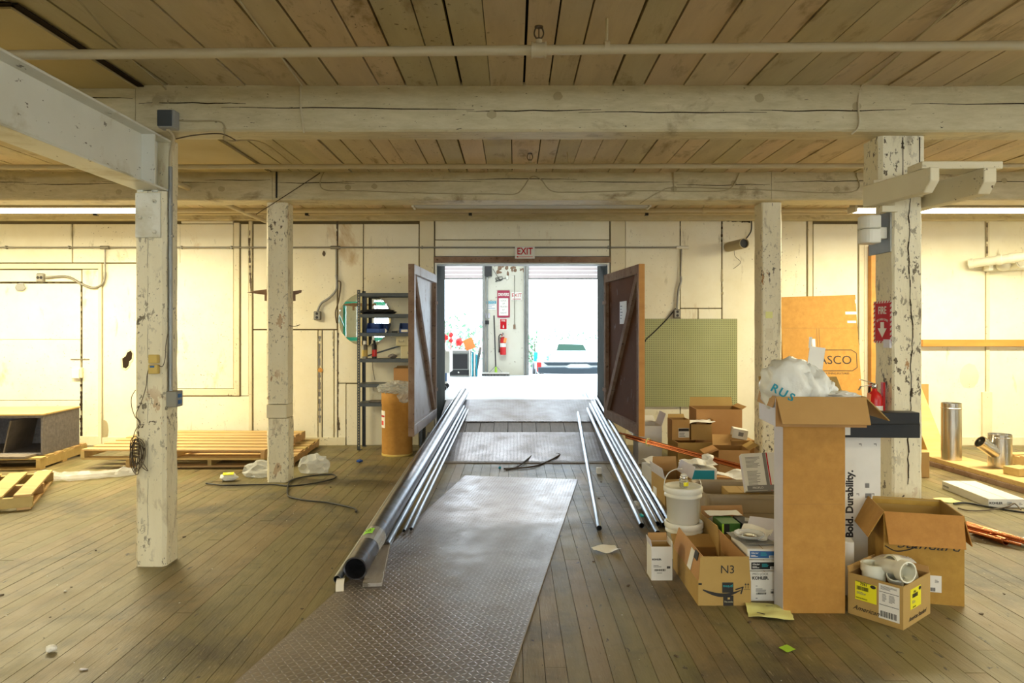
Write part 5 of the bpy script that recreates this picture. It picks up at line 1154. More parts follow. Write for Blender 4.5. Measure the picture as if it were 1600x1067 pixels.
drawer('beige metal drawer unit on the fourth shelf at the door leaf', 626, 655, SZ[3]+.0005, .155, 1); drawer('smaller two drawer unit stacked on the beige drawer unit', 618.5, 652, SZ[3]+.157, .125, 2)
def can(label, px, z, r, h_, mat, band, cap, y=8.72):
    x, y, z = on(px, z, y); th = thing('spray_can', label, 'can', (x, y, z)); MB().lathe([(r, 0), (r, h_*.74), (r*.6, h_*.80)], 16).build('can_body', mat, th, local=True)
    MB().lathe([(r*1.01, h_*.12), (r*1.02, h_*.13), (r*1.02, h_*.48), (r*1.01, h_*.49)], 16).build('can_label', band, th, local=True); MB().lathe([(r*.55, h_*.79), (r*.55, h_), (r*.4, h_)], 12).build('cap', cap, th, local=True)
can('tall grey can with yellow band at the left of the fourth shelf', 570, SZ[3], .036, .22, 'conduit', 'cream_box', 'white_card'); can('red and black can beside the grey can', 585, SZ[3], .030, .225, 'black_plastic', 'red_gloss', 'black_plastic')
x, y, z = on(613, SZ[3], 8.72); m = MB(); m.blob((x, y, z+.03), (.06, .04, .03), 6, sub=2, flat=z+.001); single(m, 'cable_wad', 'grey_fabric', 'grey wad of cable beside the beige drawers', 'cable')
cb = carton('carton', 'brown carton on the fifth shelf behind the fibre drum', 'box', PX(632, 8.78), 8.79, SZ[4]+.001, .24, .2, .19, 0, flaps={'b': (10, .02)})
x, y, z = on(590, SZ[5], 8.75); single(MB().box(x-.10, x+.12, y-.06, y+.06, z, z+.02), 'flat_pack', 'old_wood', 'flat grey pack on the lowest shelf', 'pack', bevel=.003)
cable([(PX(582, 8.63), 8.615, SZ[3]-.03), (PX(583, 8.6), 8.60, .98), (PX(586, 8.6), 8.60, .86)], .004, 'cable_brown', 'thin cord hanging from the fourth shelf')
# fibre drum
dx_, dy_ = PX(623, 8.45), 8.36
dr = thing('fibre_drum', 'ochre fibre drum with film over its mouth left of the doorway', 'drum', (dx_+.0, dy_-.02, 0))
m = MB(); m.lathe([(.178, 0), (.180, .02), (.180, .60), (.184, .605), (.184, .735), (.180, .74)], 32); m.build('drum_body', 'cardboard_ochre', dr, local=True)
m = MB(); m.lathe([(.1815, .0), (.183, .003), (.183, .022), (.1815, .025)], 32); m.build('bottom_hoop', 'cream_box', dr, local=True)
def cyl_patch(th, r, a0, a1, z0, z1, mat, name):
    m = MB(); n = 8; vs = []
    for k in range(n+1):
        a = R(a0+(a1-a0)*k/n); vs += [(r*math.sin(a), -r*math.cos(a), z0), (r*math.sin(a), -r*math.cos(a), z1)]
    m.add(vs, [(2*k, 2*k+2, 2*k+3, 2*k+1) for k in range(n)]); return m.build(name, mat, th, local=True)
cyl_patch(dr, .182, -78, -42, .33, .53, 'paper', 'label_sticker'); cyl_patch(dr, .1828, -76, -44, .455, .475, 'sign_red', 'label_stripe'); cyl_patch(dr, .1828, -72, -50, .36, .41, 'red_gloss', 'label_mark')
m = MB(); m.blob((dx_+.0, dy_-.03, .79), (.205, .20, .075), 11, amp=.42, freq=3.2, sub=4); m.blob((dx_+.10, dy_-.17, .72), (.09, .05, .09), 12, amp=.4, sub=3); single(m, 'plastic_liner', 'clear_plastic', 'crumpled clear liner bulging from the fibre drum', 'bag')

# teal storage rack that the round mirror reflects, behind the camera
tr = thing('storage_rack', 'teal steel storage rack standing behind the viewer', 'rack', (-4.3, -4.0, 0))
for x in (-5.4, -3.4):
    for y in (-4.5, -3.6):
        MB().box(x-.04, x+.04, y-.04, y+.04, 0, 2.6).build('upright', 'teal_steel', tr)
    for z in (.3, .9, 1.5, 2.1): MB().bar((x, -4.5, z), (x, -3.6, z+.5), .03, .03).build('diagonal', 'teal_steel', tr)
for y in (-4.5, -3.6):
    for z in (1.1, 2.2): MB().box(-5.4, -3.4, y-.025, y+.025, z, z+.1).build('rack_beam', 'teal_steel', tr)

# ================================================================= RIGHT SIDE: THE PILE
# white carton standing at the left of the pile
carton('carton', 'white open carton behind the copper pipes left of the brown ones', 'box', 1.50, 7.92, 0, .26, .34, .42, 0, 'white_card', 'white_card', {'b': (60, .12), 'l': (150, .12), 'r': (20, .14)})
carton('carton', 'big plain brown carton under the copper pipes left of centre', 'box', 1.98, 7.62, 0, .53, .42, .29, R(2), 'cardboard', flaps={'b': (40, .08)})
c = carton('carton', 'upright brown carton with small dark label on the plain brown carton', 'box', 1.79, 7.66, .292, .19, .20, .22, R(2), 'cardboard', flaps={'b': (20, .04)})
fr = face(.19, .20, 'f'); s = sticker(c, fr, .03, .08, .115, .10, 'paper'); sticker(s, fr, .03, .112, .112, .03, 'ink', 'label_header', .0018); lines(s, fr, .025, .06, .09, .05, 3, seed=4)
c = carton('carton', 'brown carton with white paper over it beside the labelled one', 'box', 2.02, 7.68, .292, .22, .22, .17, R(-2), 'cardboard', flaps={'r': (30, .05)})
m = MB(); m.sheet((2.02, 7.64, .470), .27, .22, .03, 5, 8); single(m, 'wrapping_paper', 'paper', 'white wrapping paper lying on top of a brown carton', 'paper')
carton('carton', 'large open brown carton standing against the wall beside the far right post', 'box', 2.27, 7.95, 0, .50, .38, .60, R(-2), 'cardboard', flaps={'b': (8, .10), 'r': (60, .06)})
carton('carton', 'tan carton with open flap in front of the large brown one', 'box', 2.17, 7.05, 0, .30, .30, .30, R(-4), 'cardboard', flaps={'l': (110, .14), 'b': (35, .12), 'r': (60, .1)})
c = thing('carton', 'small white carton tilted on the boxes beside far right post', 'box', (2.32, 7.28, .36), R(-8)); M = Matrix.Rotation(R(10), 4, 'Y')
MB().box(-.075, .075, -.07, .07, 0, .10, M).build('carton_body', 'white_card', c, local=True, bevel=.003)
m = MB(); m.box(-.02, .03, -.0715, -.0705, .03, .07, M); m.build('printed_mark', 'grey_ink', c, local=True)
carton('carton', 'dark brown carton under the small white carton', 'box', 2.34, 7.30, 0, .24, .22, .35, 0, 'cardboard_inside', closed=True)
# long tray behind: white side box
carton('carton', 'tall white closed carton at the left edge of the pile', 'box', 1.25, 6.32, 0, .13, .26, .27, R(8), 'white_card', closed=True)
m = MB(); m.sheet((1.265, 6.33, .275), .17, .18, .05, 9, 8, rz=.4); single(m, 'wrapping_paper', 'paper', 'crumpled white paper on the tall white carton', 'paper')
# brown open box with pale left side
c = carton('carton', 'open brown carton with pale left side behind the white buckets', 'box', 1.30, 5.82, 0, .225, .36, .285, R(6), 'cardboard', flaps={'l': (14, .09, 'lilac_card'), 'r': (20, .10, 'lilac_card'), 'b': (0, .12), 'f': (172, .05)})
fr = face(.225, .36, 'f'); s = sticker(c, fr, -.035, .075, .10, .10, 'paper'); lines(s, fr, -.035, .095, .07, .03, 3); barcode(s, fr, -.035, .055, .07, .035, 3); lettering(c, fr, -.075, .185, .03, 'O', 'ink')
fr = face(.225, .36, 'l'); sticker(c, fr, -.08, .10, .09, .14, 'paper')
# teal and white carton
c = carton('carton', 'white and teal carton behind the bucket jar', 'box', 1.60, 6.15, 0, .27, .30, .30, R(-3), 'white_card', closed=True)
fr = face(.27, .30, 'f'); sticker(c, fr, .02, .16, .19, .25, 'teal_card', 'printed_panel')
m = MB(); m.sheet((1.60, 6.12, .302), .26, .24, .05, 4, 10, rz=.1); single(m, 'wrapping_paper', 'paper', 'crumpled white paper on the teal and white carton', 'paper')
single(MB().blob((1.72, 6.25, .35), (.05, .04, .035), 8, sub=2), 'paper_ball', 'white_card', 'balled paper at the back of the teal and white carton', 'paper')
carton('carton', 'ochre carton lying low between tan carton and leaning white box', 'box', 2.12, 6.42, 0, .27, .22, .17, R(-10), 'cardboard_ochre', closed=True)
m = MB(); m.sheet((1.88, 6.05, .21), .26, .16, .06, 12, 8, rz=-.3); single(m, 'paper_wrapper', 'paper', 'white and blue wrapper above the taupe tote', 'paper')
carton('carton', 'plain brown carton hidden between the tote and teal carton', 'box', 1.90, 6.08, 0, .27, .22, .20, R(-5), closed=True)
# buckets
def bucket(label, x, y, z, jar=False, group=None):
    th = thing('plastic_bucket', label, 'bucket', (x, y, z), group=group); r = .112
    MB().lathe([(r*.86, 0), (r*.9, .004), (r*.97, .165), (r*1.08, .168), (r*1.08, .180), (r*1.0, .183), (r*1.0, .205)], 36).build('bucket_body', 'bucket_plastic', th, local=True)
    MB().lathe([(r*1.10, .196), (r*1.12, .20), (r*1.12, .228), (r*1.08, .234), (r*1.0, .234), (r*.97, .229), (.001, .229)], 36).build('lid', 'white_plastic', th, local=True)
    return th
bucket('lower white plastic bucket of the stack of two', 1.115, 4.62, .001); ub = bucket('upper white plastic bucket of the stack of two, jar on its lid', 1.105, 4.60, .236)
m = MB(); m.tube(smooth_path([(-.122, 0, .20), (-.118, .01, .26), (-.09, .02, .31), (-.045, .02, .335), (.0, .02, .338)], 6), .0035, 6); m.build('handle', 'bucket_plastic', ub, local=True)
m = MB(); m.tube(smooth_path([(.122, 0, .20), (.12, .01, .25), (.112, .02, .27)], 4), .0022, 6); m.build('handle', 'chrome', ub, local=True)
jr = thing('glass_jar', 'small glass jar with yellow label on the upper bucket lid', 'jar', (1.10, 4.56, .4705))
MB().lathe([(.026, 0), (.029, .004), (.029, .046), (.022, .052)], 20).build('jar_glass', 'glass', jr, local=True); MB().lathe([(.0245, .003), (.0245, .03)], 16).build('jar_content', 'beige_metal', jr, local=True)
cyl_patch(jr, .0298, -15, 75, .010, .034, 'yellow_label', 'label_sticker'); MB().lathe([(.024, .051), (.025, .052), (.025, .066), (.023, .068)], 18).build('lid', 'chrome', jr, local=True)
MB().blob((.0, 0, .074), (.022, .018, .012), 4, sub=2).build('rag', 'white_card', jr, local=True)
single(MB().blob((1.315, 4.66, .12), (.055, .06, .12), 14, amp=.35, sub=3, flat=.003), 'plastic_bag', 'clear_plastic', 'crumpled clear bag wedged behind the white buckets', 'bag')
# taupe tote
tt = thing('storage_tote', 'taupe plastic tote with rolled rim in the middle of the pile', 'tote', (1.66, 5.15, 0), R(-2))
def rrect(hx, hy, r, n=5):
    o = []
    for cx, cy, a0 in ((hx-r, hy-r, 0), (-hx+r, hy-r, 90), (-hx+r, -hy+r, 180), (hx-r, -hy+r, 270)):
        for k in range(n+1): a = R(a0+90*k/n); o.append((cx+r*math.cos(a), cy+r*math.sin(a)))
    return o
def loft(m, secs, capb=True, capt=True, M=None):
    n = len(secs[0][0]); vs = [(x, y, z) for poly, z in secs for x, y in poly]; fs = [(i*n+k, i*n+(k+1)%n, (i+1)*n+(k+1)%n, (i+1)*n+k) for i in range(len(secs)-1) for k in range(n)]
    if capb: fs.append(tuple(range(n))[::-1])
    if capt: fs.append(tuple((len(secs)-1)*n+k for k in range(n)))
    return m.add(vs, fs, M)
m = MB(); loft(m, [(rrect(.27, .20, .05), 0), (rrect(.285, .215, .05), .20), (rrect(.30, .225, .05), .205), (rrect(.305, .23, .05), .305), (rrect(.325, .25, .06), .31), (rrect(.325, .25, .06), .335), (rrect(.315, .24, .055), .338), (rrect(.297, .222, .05), .325), (rrect(.275, .205, .05), .02)], True, True); m.build('tote_body', 'tote_plastic', tt, local=True)
carton('carton', 'brown carton with white label inside the taupe tote', 'box', 1.66, 5.17, .03, .22, .22, .285, R(-4), closed=True)
lb = thing('leaning_carton', 'cream carton with red and black stripes leaning on the tote rim', 'box', (1.775, 4.99, .345), R(-7))
M = Matrix.Rotation(R(-22), 4, 'X') @ Matrix.Rotation(R(-4), 4, 'Y'); w_, d_, h_ = .25, .075, .27
MB().box(-w_/2, w_/2, 0, d_, 0, h_, M).build('carton_body', 'white_card', lb, local=True, bevel=.002)
def on_m(M_, x, y, z, nx=(0,-1,0)): return M_ @ Vector((x, y, z))
rgt = (M.to_3x3() @ Vector((1, 0, 0))); upv = (M.to_3x3() @ Vector((0, 0, 1))); fr = (M @ Vector((0, 0, 0)), rgt, upv)
for (u, w2, mt) in ((.035, .022, 'grey_ink'), (.053, .008, 'sign_red')):
    m = MB(); m.box(-w2/2, w2/2, -h_/2, h_/2, 0, .0008, fmat(fr, u, h_/2, .0002) ); m.build('printed_stripe', mt, lb, local=True)
lines(lb, fr, -.045, .205, .11, .08, 9, seed=6, off=.0004); lines(lb, fr, -.045, .09, .11, .11, 13, seed=7, off=.0004)
m = MB(); m.box(-w_/2+.012, w_/2-.002, -.018, .018, 0, .0008, fmat(fr, 0, .022, .0004)); m.build('printed_band', 'grey_ink', lb, local=True); lettering(lb, fr, -.04, .022, .020, 'PROFLO', 'paper', .0014, align='CENTER')
m = MB(); m.box(-w_/2-.001, -w_/2, .008, d_-.008, .01, h_-.01, M); m.build('side_panel_print', 'lilac_card', lb, local=True)
# box with the green package
gb = carton('carton', 'open brown carton holding green packages behind the CD papers', 'box', 1.40, 4.52, 0, .30, .34, .225, R(4), 'cardboard', flaps={'b': (12, .09), 'l': (8, .05)})
fr = face(.30, .34, 'f'); lettering(gb, fr, -.125, .19, .022, 'SHIP', 'paper', rot=R(90), bold=.001)
for (x, w2, mt, lbl) in ((1.325, .115, 'green_box', 'green package with lime edge in the open brown carton'), (1.43, .07, 'black_card', 'black package beside the green package')):
    p = thing('retail_package', lbl, 'package', (x+.02, 4.47, .10), R(2)); MB().box(-w2/2, w2/2, -.10, .08, 0, .185).build('package_body', mt, p, local=True, bevel=.002); f2 = face(w2, .20, 'f')
    if mt == 'green_box': sticker(p, f2, -w2/2+.006, .10, .012, .165, 'lime', 'lime_edge'); sticker(p, f2, -.028, .10, .034, .165, 'black_card', 'dark_panel')
    else: lettering(p, f2, 0, .11, .022, 'SYMBIO', 'paper', rot=R(90))
m = MB(); m.sheet((1.36, 4.58, .288), .22, .10, .012, 6, 6, rz=.1); single(m, 'leaflet', 'paper', 'white leaflet on top of the green package', 'paper')
m = MB(); m.box(-.10, .10, -.002, .002, -.08, .08, Matrix.Translation((1.535, 4.36, .24)) @ Matrix.Rotation(R(-18), 4, 'Z') @ Matrix.Rotation(R(-38), 4, 'X')); single(m, 'instruction_card', 'white_card', 'white instruction sheet leaning on the tall carton', 'paper')
m = MB(); m.box(-.09, .09, -.002, .002, -.10, .10, Matrix.Translation((1.485, 4.20, .305)) @ Matrix.Rotation(R(-28), 4, 'Z') @ Matrix.Rotation(R(-68), 4, 'X')); single(m, 'cardboard_flap', 'lilac_card', 'pinkish cardboard piece lying over the green packages', 'card')
# stack in front: white carton, two thin boxes, papers, disc
kc = carton('carton', 'white carton with bold black maker name at the bottom of the front stack', 'box', 1.372, 4.03, 0, .168, .34, .163, R(1), 'white_card', closed=True)
fr = face(.168, .34, 'f'); lettering(kc, fr, -.024, .128, .024, 'KOHLER.', 'ink', bold=.0008, xs=.95); lettering(kc, fr, -.024, .150, .018, 'PRO LOCK', 'grey_ink', xs=1.0)
lines(kc, fr, -.02, .062, .06, .022, 3); barcode(kc, fr, -.02, .044, .055, .010, 2); barcode(kc, fr, .05, .05, .035, .012, 5); lines(kc, fr, .05, .064, .03, .008, 2, seed=9)
m = MB()
for (u, v) in ((-.045, .085), (.063, .085), (-.045, .018), (.063, .018)): m.box(-.005, .005, -.0015, .0015, 0, .0005, fmat(fr, u, v, .0006))
m.build('corner_marks', 'ink', kc, local=True)
for i, (z, mt) in enumerate(((.165, 'black_card'), (.226, 'blue_ink'))):
    c = carton('thin_carton', ['flat white carton with black label in the front stack', 'flat white carton with blue label at the top of front stack'][i], 'box', 1.372+.002*i, 4.035, z, .172-.004*i, .33, .058, R(1-3*i), 'white_card', closed=True)
    fr = face(.172-.004*i, .33, 'f'); s = sticker(c, fr, .002, .027, .145, .038, mt); lettering(s, fr, -.045, .036, .014, 'Glacier', 'paper', .0025, shear=.2); lines(s, fr, -.045, .020, .04, .012, 2, 'paper', off=.002); lines(s, fr, .01, .03, .045, .02, 3, 'teal_ink', 3, off=.002); sticker(s, fr, .05, .017, .034, .012, 'paper', 'barcode_field', .0018); barcode(s, fr, .05, .017, .028, .008, 4, off=.0036)
m = MB(); m.sheet((1.36, 4.04, .2855), .19, .24, .01, 4, 8, rz=.12); single(m, 'manual', 'grey_plastic', 'dark printed manual under the clear disc tub', 'manual')
m = MB(); m.sheet((1.40, 4.10, .293), .17, .24, .03, 15, 8, rz=-.5); single(m, 'manual', 'paper', 'white curled instruction sheets under the clear disc tub', 'manual')
dd = thing('clear_disc_tub', 'round clear plastic dish on top of the instruction papers', 'dish', (1.34, 4.01, .312))
MB().lathe([(.02, 0), (.07, .001), (.083, .012), (.085, .020), (.080, .021), (.068, .006), (.02, .004)], 36).build('dish_shell', 'clear_plastic', dd, local=True); MB().lathe([(.045, .006), (.047, .009), (.02, .012)], 24).build('dish_center', 'chrome', dd, local=True)
# the carton with N3
az = carton('carton', 'long open carton marked N3 with curved arrow print at the front', 'box', 1.137, 4.10, 0, .285, .60, .131, R(0), 'cardboard', flaps={'f': (2, .135), 'l': (-14, .13), 'b': (70, .13), 'r': (-4, .12)})
fr = face(.285, .60, 'f'); lettering(az, fr, .015, .195, .062, 'N3', 'ink', .004)
m = MB(); pr = []; n = 20
for i in range(n+1):
    t = i/n; u = -.118+.205*t; v = .086-.032*math.sin(math.pi*(t*.92)) + .006*t; wd = .0085*math.sin(math.pi*min(1, t*.9+.08))+.0015; pr.append((u, v+wd, v-wd))
for i in range(n): m.add([(pr[i][0], pr[i][2], 0), (pr[i+1][0], pr[i+1][2], 0), (pr[i+1][0], pr[i+1][1], 0), (pr[i][0], pr[i][1], 0)], [(0,1,2,3)], fmat(fr, 0, 0, .0012))
m.add([(.056, .090, 0), (.060, .084, 0), (.102, .098, 0), (.100, .104, 0)], [(0,1,2,3)], fmat(fr, 0, 0, .0012)); m.add([(.084, .064, 0), (.091, .062, 0), (.103, .103, 0), (.095, .103, 0)], [(0,1,2,3)], fmat(fr, 0, 0, .0012)); m.build('curved_arrow', 'ink', az, local=True)
s = sticker(az, fr, .017, .098, .060, .055, 'ink', 'black_tape'); lettering(s, fr, .017, .105, .022, 'prime', 'teal_ink', .003, rot=math.pi); sticker(az, fr, .020, .028, .055, .055, 'ink', 'black_tape'); lettering(az, fr, .02, .022, .012, 'The smile', 'beige_metal', .003); sticker(az, fr, .022, .040, .012, .010, 'raw_pine', 'tape_emblem', .0018)
sticker(az, fr, -.132, .117, .018, .010, 'ink', 'black_tape'); m = MB()
for u in (.113, .127):
    m.box(u-.0012, u+.0012, .093, .122, .0006, .0012, fmat((fr[0], fr[1], fr[2]), 0, 0, 0)); m.add([(u-.006, .112, .001), (u+.006, .112, .001), (u, .123, .001)], [(0,1,2)], fmat(fr, 0, 0, 0))
m.box(.103, .137, .087, .089, .0006, .0012, fmat(fr, 0, 0, 0)); m.build('up_arrows', 'ink', az, local=True)
fl_ = [c for c in az.children if c.name.startswith('flap')]
M = Matrix.Rotation(R(-90), 4, 'Z') @ Matrix.Translation((0, -.1425, .131)) @ Matrix.Rotation(R(-14), 4, 'X')
lf = (M @ Vector((0, .0, 0)), M.to_3x3() @ Vector((1, 0, 0)), M.to_3x3() @ Vector((0, 0, 1)))
sticker(az, lf, .10, .060, .075, .11, 'paper', off=.003); sticker(az, lf, .175, .105, .07, .045, 'black_card', 'printed_tape', .003)
# small white carton alone
k2 = carton('carton', 'small white open carton standing alone left of the N3 carton', 'box', .877, 4.245, 0, .125, .13, .198, R(1), 'white_card', 'cardboard', {'f': (0, .002), 'l': (10, .04, 'lilac_card'), 'b': (0, .05, 'cardboard'), 'r': (5, .03)})
fr = face(.125, .13, 'f'); lettering(k2, fr, -.03, .125, .014, 'KOHLER.', 'ink', bold=.0006); lines(k2, fr, -.025, .085, .05, .016, 2); barcode(k2, fr, -.012, .062, .065, .012, 8); barcode(k2, fr, .04, .078, .02, .014, 9); lines(k2, fr, -.005, .045, .05, .008, 1)
# tall ochre carton
tc = carton('tall_carton', 'tall upright ochre carton with scuffed front in the middle of pile', 'box', 1.575, 3.755, 0, .327, .125, .985, 0, 'cardboard_ochre', closed=True)
fr = face(.327, .125, 'l'); sticker(tc, fr, 0, .49, .123, .975, 'lilac_card', 'pale_side', .0002, .001); fr = face(.327, .125, 'f'); m = MB(); m.box(-.16, .16, -.0006, .0006, 0, .0004, fmat(fr, 0, .575, .0004)); m.build('crease', 'cardboard_inside', tc, local=True)
# white carton Bold. Durability.
bc = carton('tall_carton', 'tall white carton printed Bold Durability behind the tall ochre one', 'box', 1.93, 4.32, 0, .56, .16, .845, 0, 'white_card', closed=True)
fr = face(.56, .16, 'f'); lettering(bc, fr, .092, .44, .062, 'Bold. Durability.', 'ink', rot=R(90), bold=.0022, off=.001); lines(bc, fr, .205, .43, .04, .30, 5, off=.001)
m = MB()
for (u, v) in ((.155, .80), (.245, .80), (.14, .50), (.232, .50)): m.box(-.008, .008, -.002, .002, 0, .0006, fmat(fr, u, v, .0006)); m.box(.006, .008, -.012, .002, 0, .0006, fmat(fr, u, v, .0006))
for k in range(5): m.box(.15+.02*k, .156+.02*k, .03, .07, .0006, .0012, fmat(fr, 0, 0, 0))
m.build('printed_marks', 'ink', bc, local=True)
# black boxes
b1_ = carton('long_black_box', 'long black box, upper one, behind the open carton with the white bag', 'box', 2.165, 4.12, .942, .36, .10, .068, R(-2), 'black_card', closed=True)
b2_ = carton('long_black_box', 'long black box, lower one, lying on top of the white carton', 'box', 2.18, 4.25, .847, .46, .14, .093, R(-3), 'black_card', closed=True)
fr = face(.46, .14, 'f'); sticker(b2_, fr, -.20, .045, .05, .06, 'paper')
# open carton on the tall one, with white bag
oc = carton('carton', 'open carton with drooping front flap perched on the tall ochre carton', 'box', 1.60, 3.80, .987, .455, .33, .155, R(-5), 'cardboard', flaps={'f': (148, .155), 'r': (135, .17), 'b': (38, .10), 'l': (165, .06)})
fr = face(.455, .33, 'l'); sticker(oc, fr, 0, .075, .325, .148, 'lilac_card', 'pale_side', .0002, .001)
rr = random.Random(3)
pb = thing('white_bag', 'white plastic shopping bag with teal print in the open carton', 'bag', (1.53, 3.76, 1.02), R(-5))
m = MB(); m.blob((-.065, 0, .165), (.13, .11, .15), 21, amp=.34, freq=1.3, sub=4, smooth=True); m.build('bag_body', 'bag_film', pb, local=True)
m = MB(); m.blob((.03, .0, .16), (.105, .09, .11), 22, amp=.42, freq=1.5, sub=4, smooth=True); m.build('bag_fold', 'bag_film', pb, local=True)
m = MB(); m.blob((.115, .02, .13), (.075, .06, .075), 24, amp=.5, freq=1.5, sub=4, smooth=True); m.build('bag_handle', 'bag_film', pb, local=True)
for i, ch in enumerate('RUS'): lettering(pb, (Vector((-.165+.04*i, -.112-.006*i, .165-.022*i)), Vector((.88, -.1, -.46)).normalized(), Vector((.42, -.2, .88)).normalized()), 0, 0, .06, ch, 'teal_card', .010, name='printed_letter', bold=.0015)
m = MB(); m.blob((1.72, 3.70, 1.135), (.09, .07, .03), 25, amp=.4, sub=3); single(m, 'crumpled_paper', 'white_card', 'crumpled white paper in the right half of the open carton', 'paper')
m = MB(); m.box(-.042, .042, -.0015, .0015, -.062, .062, Matrix.Translation((1.622, 3.78, 1.335)) @ Matrix.Rotation(R(8), 4, 'Y')); single(m, 'paper_card', 'paper', 'white paper card standing up out of the white bag', 'card')
m = MB(); m.box(-.008, .008, -.001, .001, -.03, .03, Matrix.Translation((1.60, 3.80, 1.42)) @ Matrix.Rotation(R(4), 4, 'Y')); single(m, 'paper_tab', 'white_card', 'small torn white tab above the paper card', 'card')
# big open carton with script
sc_ = thing('x', None, None)
bpy.data.objects.remove(sc_)
fx0, fy0, fx1, fy1 = 2.07, 3.88, 2.416, 3.79; an = math.atan2(fy1-fy0, fx1-fx0); W_ = .37; D_ = .38; H_ = .487
cc = Vector(((fx0+fx1)/2, (fy0+fy1)/2, 0)) + Vector((-math.sin(an), math.cos(an), 0))*D_/2
ob = carton('carton', 'large open brown carton with script lettering right of the pile', 'box', cc.x-.012, cc.y, 0, W_+.025, D_, H_, an, 'cardboard_ochre', 'cardboard', {'f': (158, .175), 'l': (152, .17), 'r': (165, .17), 'b': (-175, .04)})
fr = face(W_+.025, D_, 'f'); lettering(ob, fr, .02, .315, .070, 'Standard', 'ink', .0012, shear=.5, xs=1.25); m = MB(); m.tube(smooth_path([(-.19, -.1955, .30), (-.14, -.1955, .275), (-.08, -.1955, .285), (-.03, -.1955, .31)], 6), .003, 5); m.build('script_swash', 'ink', ob, local=True)
s = sticker(ob, fr, .045, .11, .085, .09, 'paper'); lettering(s, fr, .02, .135, .022, '0', 'ink', .003); barcode(s, fr, .035, .08, .045, .02, 7); lines(s, fr, .065, .125, .02, .02, 3)
carton('carton', 'small white carton wedged low behind the tall ochre carton', 'box', 1.86, 4.0, 0, .12, .10, .30, R(-18), 'white_card', closed=True)
# box of white fittings
fbx = Vector((1.93, 3.49, 0)); rgt = Vector((.26, .21, 0)).normalized(); an = math.atan2(-.21, .17)   # left face direction
W_, D_, H_ = .275, .33, .215; up_ = Vector((.17, -.21, 0)).normalized()
cc = Vector((1.93, 3.49, 0)) - up_*W_/2 + Vector((-up_.y, up_.x, 0))*D_/2
fb = carton('carton', 'brown carton full of white pipe fittings with yellow labels in front', 'box', cc.x, cc.y, 0, W_, D_, H_, math.atan2(up_.y, up_.x), 'cardboard', 'cardboard_inside', {'b': (10, .03), 'l': (20, .03)})
fr = face(W_, D_, 'f')
s = sticker(fb, fr, -.045, .135, .108, .095, 'yellow_label'); lettering(s, fr, -.055, .172, .018, '7761', 'ink', .003, bold=.0004); barcode(s, fr, -.06, .150, .06, .02, 3, off=.0022); lines(s, fr, -.065, .125, .05, .014, 3, off=.0022); lettering(s, fr, -.065, .098, .009, 'MADE IN MEXICO', 'ink', .003, xs=.8); lettering(s, fr, -.06, .1835, .010, 'American Standard', 'ink', .003, shear=.4)
m = MB(); m.lathe([(.014, 0), (.014, .0006)], 20, M=fmat(fr, -.008, .172, .002) @ Matrix.Diagonal((1, .65, 1, 1))); m.build('oval_mark', 'ink', s, local=True)
s = sticker(fb, fr, .070, .115, .100, .175, 'paper'); lines(s, fr, .070, .185, .08, .02, 4, off=.0022, seed=2); lines(s, fr, .05, .135, .025, .04, 7, off=.0022, seed=3); lines(s, fr, .085, .135, .03, .04, 7, off=.0022, seed=5); barcode(s, fr, .07, .052, .08, .030, 6, off=.0022)
m = MB(); m.box(-.047, .047, -.0012, .0012, 0, .0005, fmat(fr, .07, .163, .0022)); m.box(-.047, .047, -.0012, .0012, 0, .0005, fmat(fr, .07, .098, .0022)); m.build('rule_lines', 'ink', s, local=True)
lettering(fb, fr, -.045, .043, .034, 'American', 'ink', .002, shear=.5)
fr = face(W_, D_, 'r'); s = sticker(fb, fr, -.02, .13, .125, .10, 'yellow_label'); lettering(s, fr, -.035, .163, .016, '7761', 'ink', .003); barcode(s, fr, -.03, .145, .065, .020, 5, off=.0022); lines(s, fr, -.045, .115, .04, .016, 3, off=.0022); lettering(s, fr, -.04, .088, .009, 'MADE IN', 'ink', .003)
m = MB(); m.lathe([(.014, 0), (.014, .0006)], 20, M=fmat(fr, .028, .168, .002) @ Matrix.Diagonal((1, .65, 1, 1))); m.build('oval_mark', 'ink', s, local=True)
lettering(fb, fr, .0, .035, .030, 'American Standard', 'ink', .002, shear=.5, xs=.9)
X0 = fb.location
def elbow(label, pts, r, bell=(1, 1), name='pipe_fitting', br=1.16):
    th = thing(name, label, 'fitting', pts[0]); P = smooth_path(pts, 5); 
    m = MB(); n = len(P); m.tube(P, r, 20, cap=False); m.tube(P[::-1], r*.86, 20, cap=False)
    for e, (p, q) in zip(bell, ((P[0], P[1]), (P[-1], P[-2]))):
        d = (q-p).normalized(); m.pipe(p-d*.004, p+d*(.035 if e else .004), (r*br if e else r*1.01), (r*(br-.2) if e else r*.86), 24)
    m.build('fitting_body', 'pvc_white', th); return th
def at(px, py, D): return Vector((PX(px, D), D, PZ(py, D)))
elbow('large white elbow fitting with open bell mouth facing forward on the fittings carton', [at(1418, 894, 3.52), at(1402, 888, 3.58), at(1388, 884, 3.63), at(1378, 882, 3.70)], .036, (1, 0), br=1.5)
elbow('wide white coupling lying at the left of the fittings carton', [Vector((1.885, 3.69, .264)), Vector((1.886, 3.69, .18)), Vector((1.887, 3.692, .08))], .057, (1, 0), br=1.1)
elbow('small white fitting at the front corner of the fittings carton', [at(1398, 898, 3.60), at(1400, 908, 3.63), at(1402, 925, 3.68)], .034)
elbow('white bent fitting at the back of the fittings carton', [at(1392, 882, 3.74), at(1408, 884, 3.76), at(1420, 900, 3.78)], .046)
elbow('small white coupling at the back left of the fittings carton', [at(1361, 880, 3.76), at(1362, 900, 3.77)], .034)
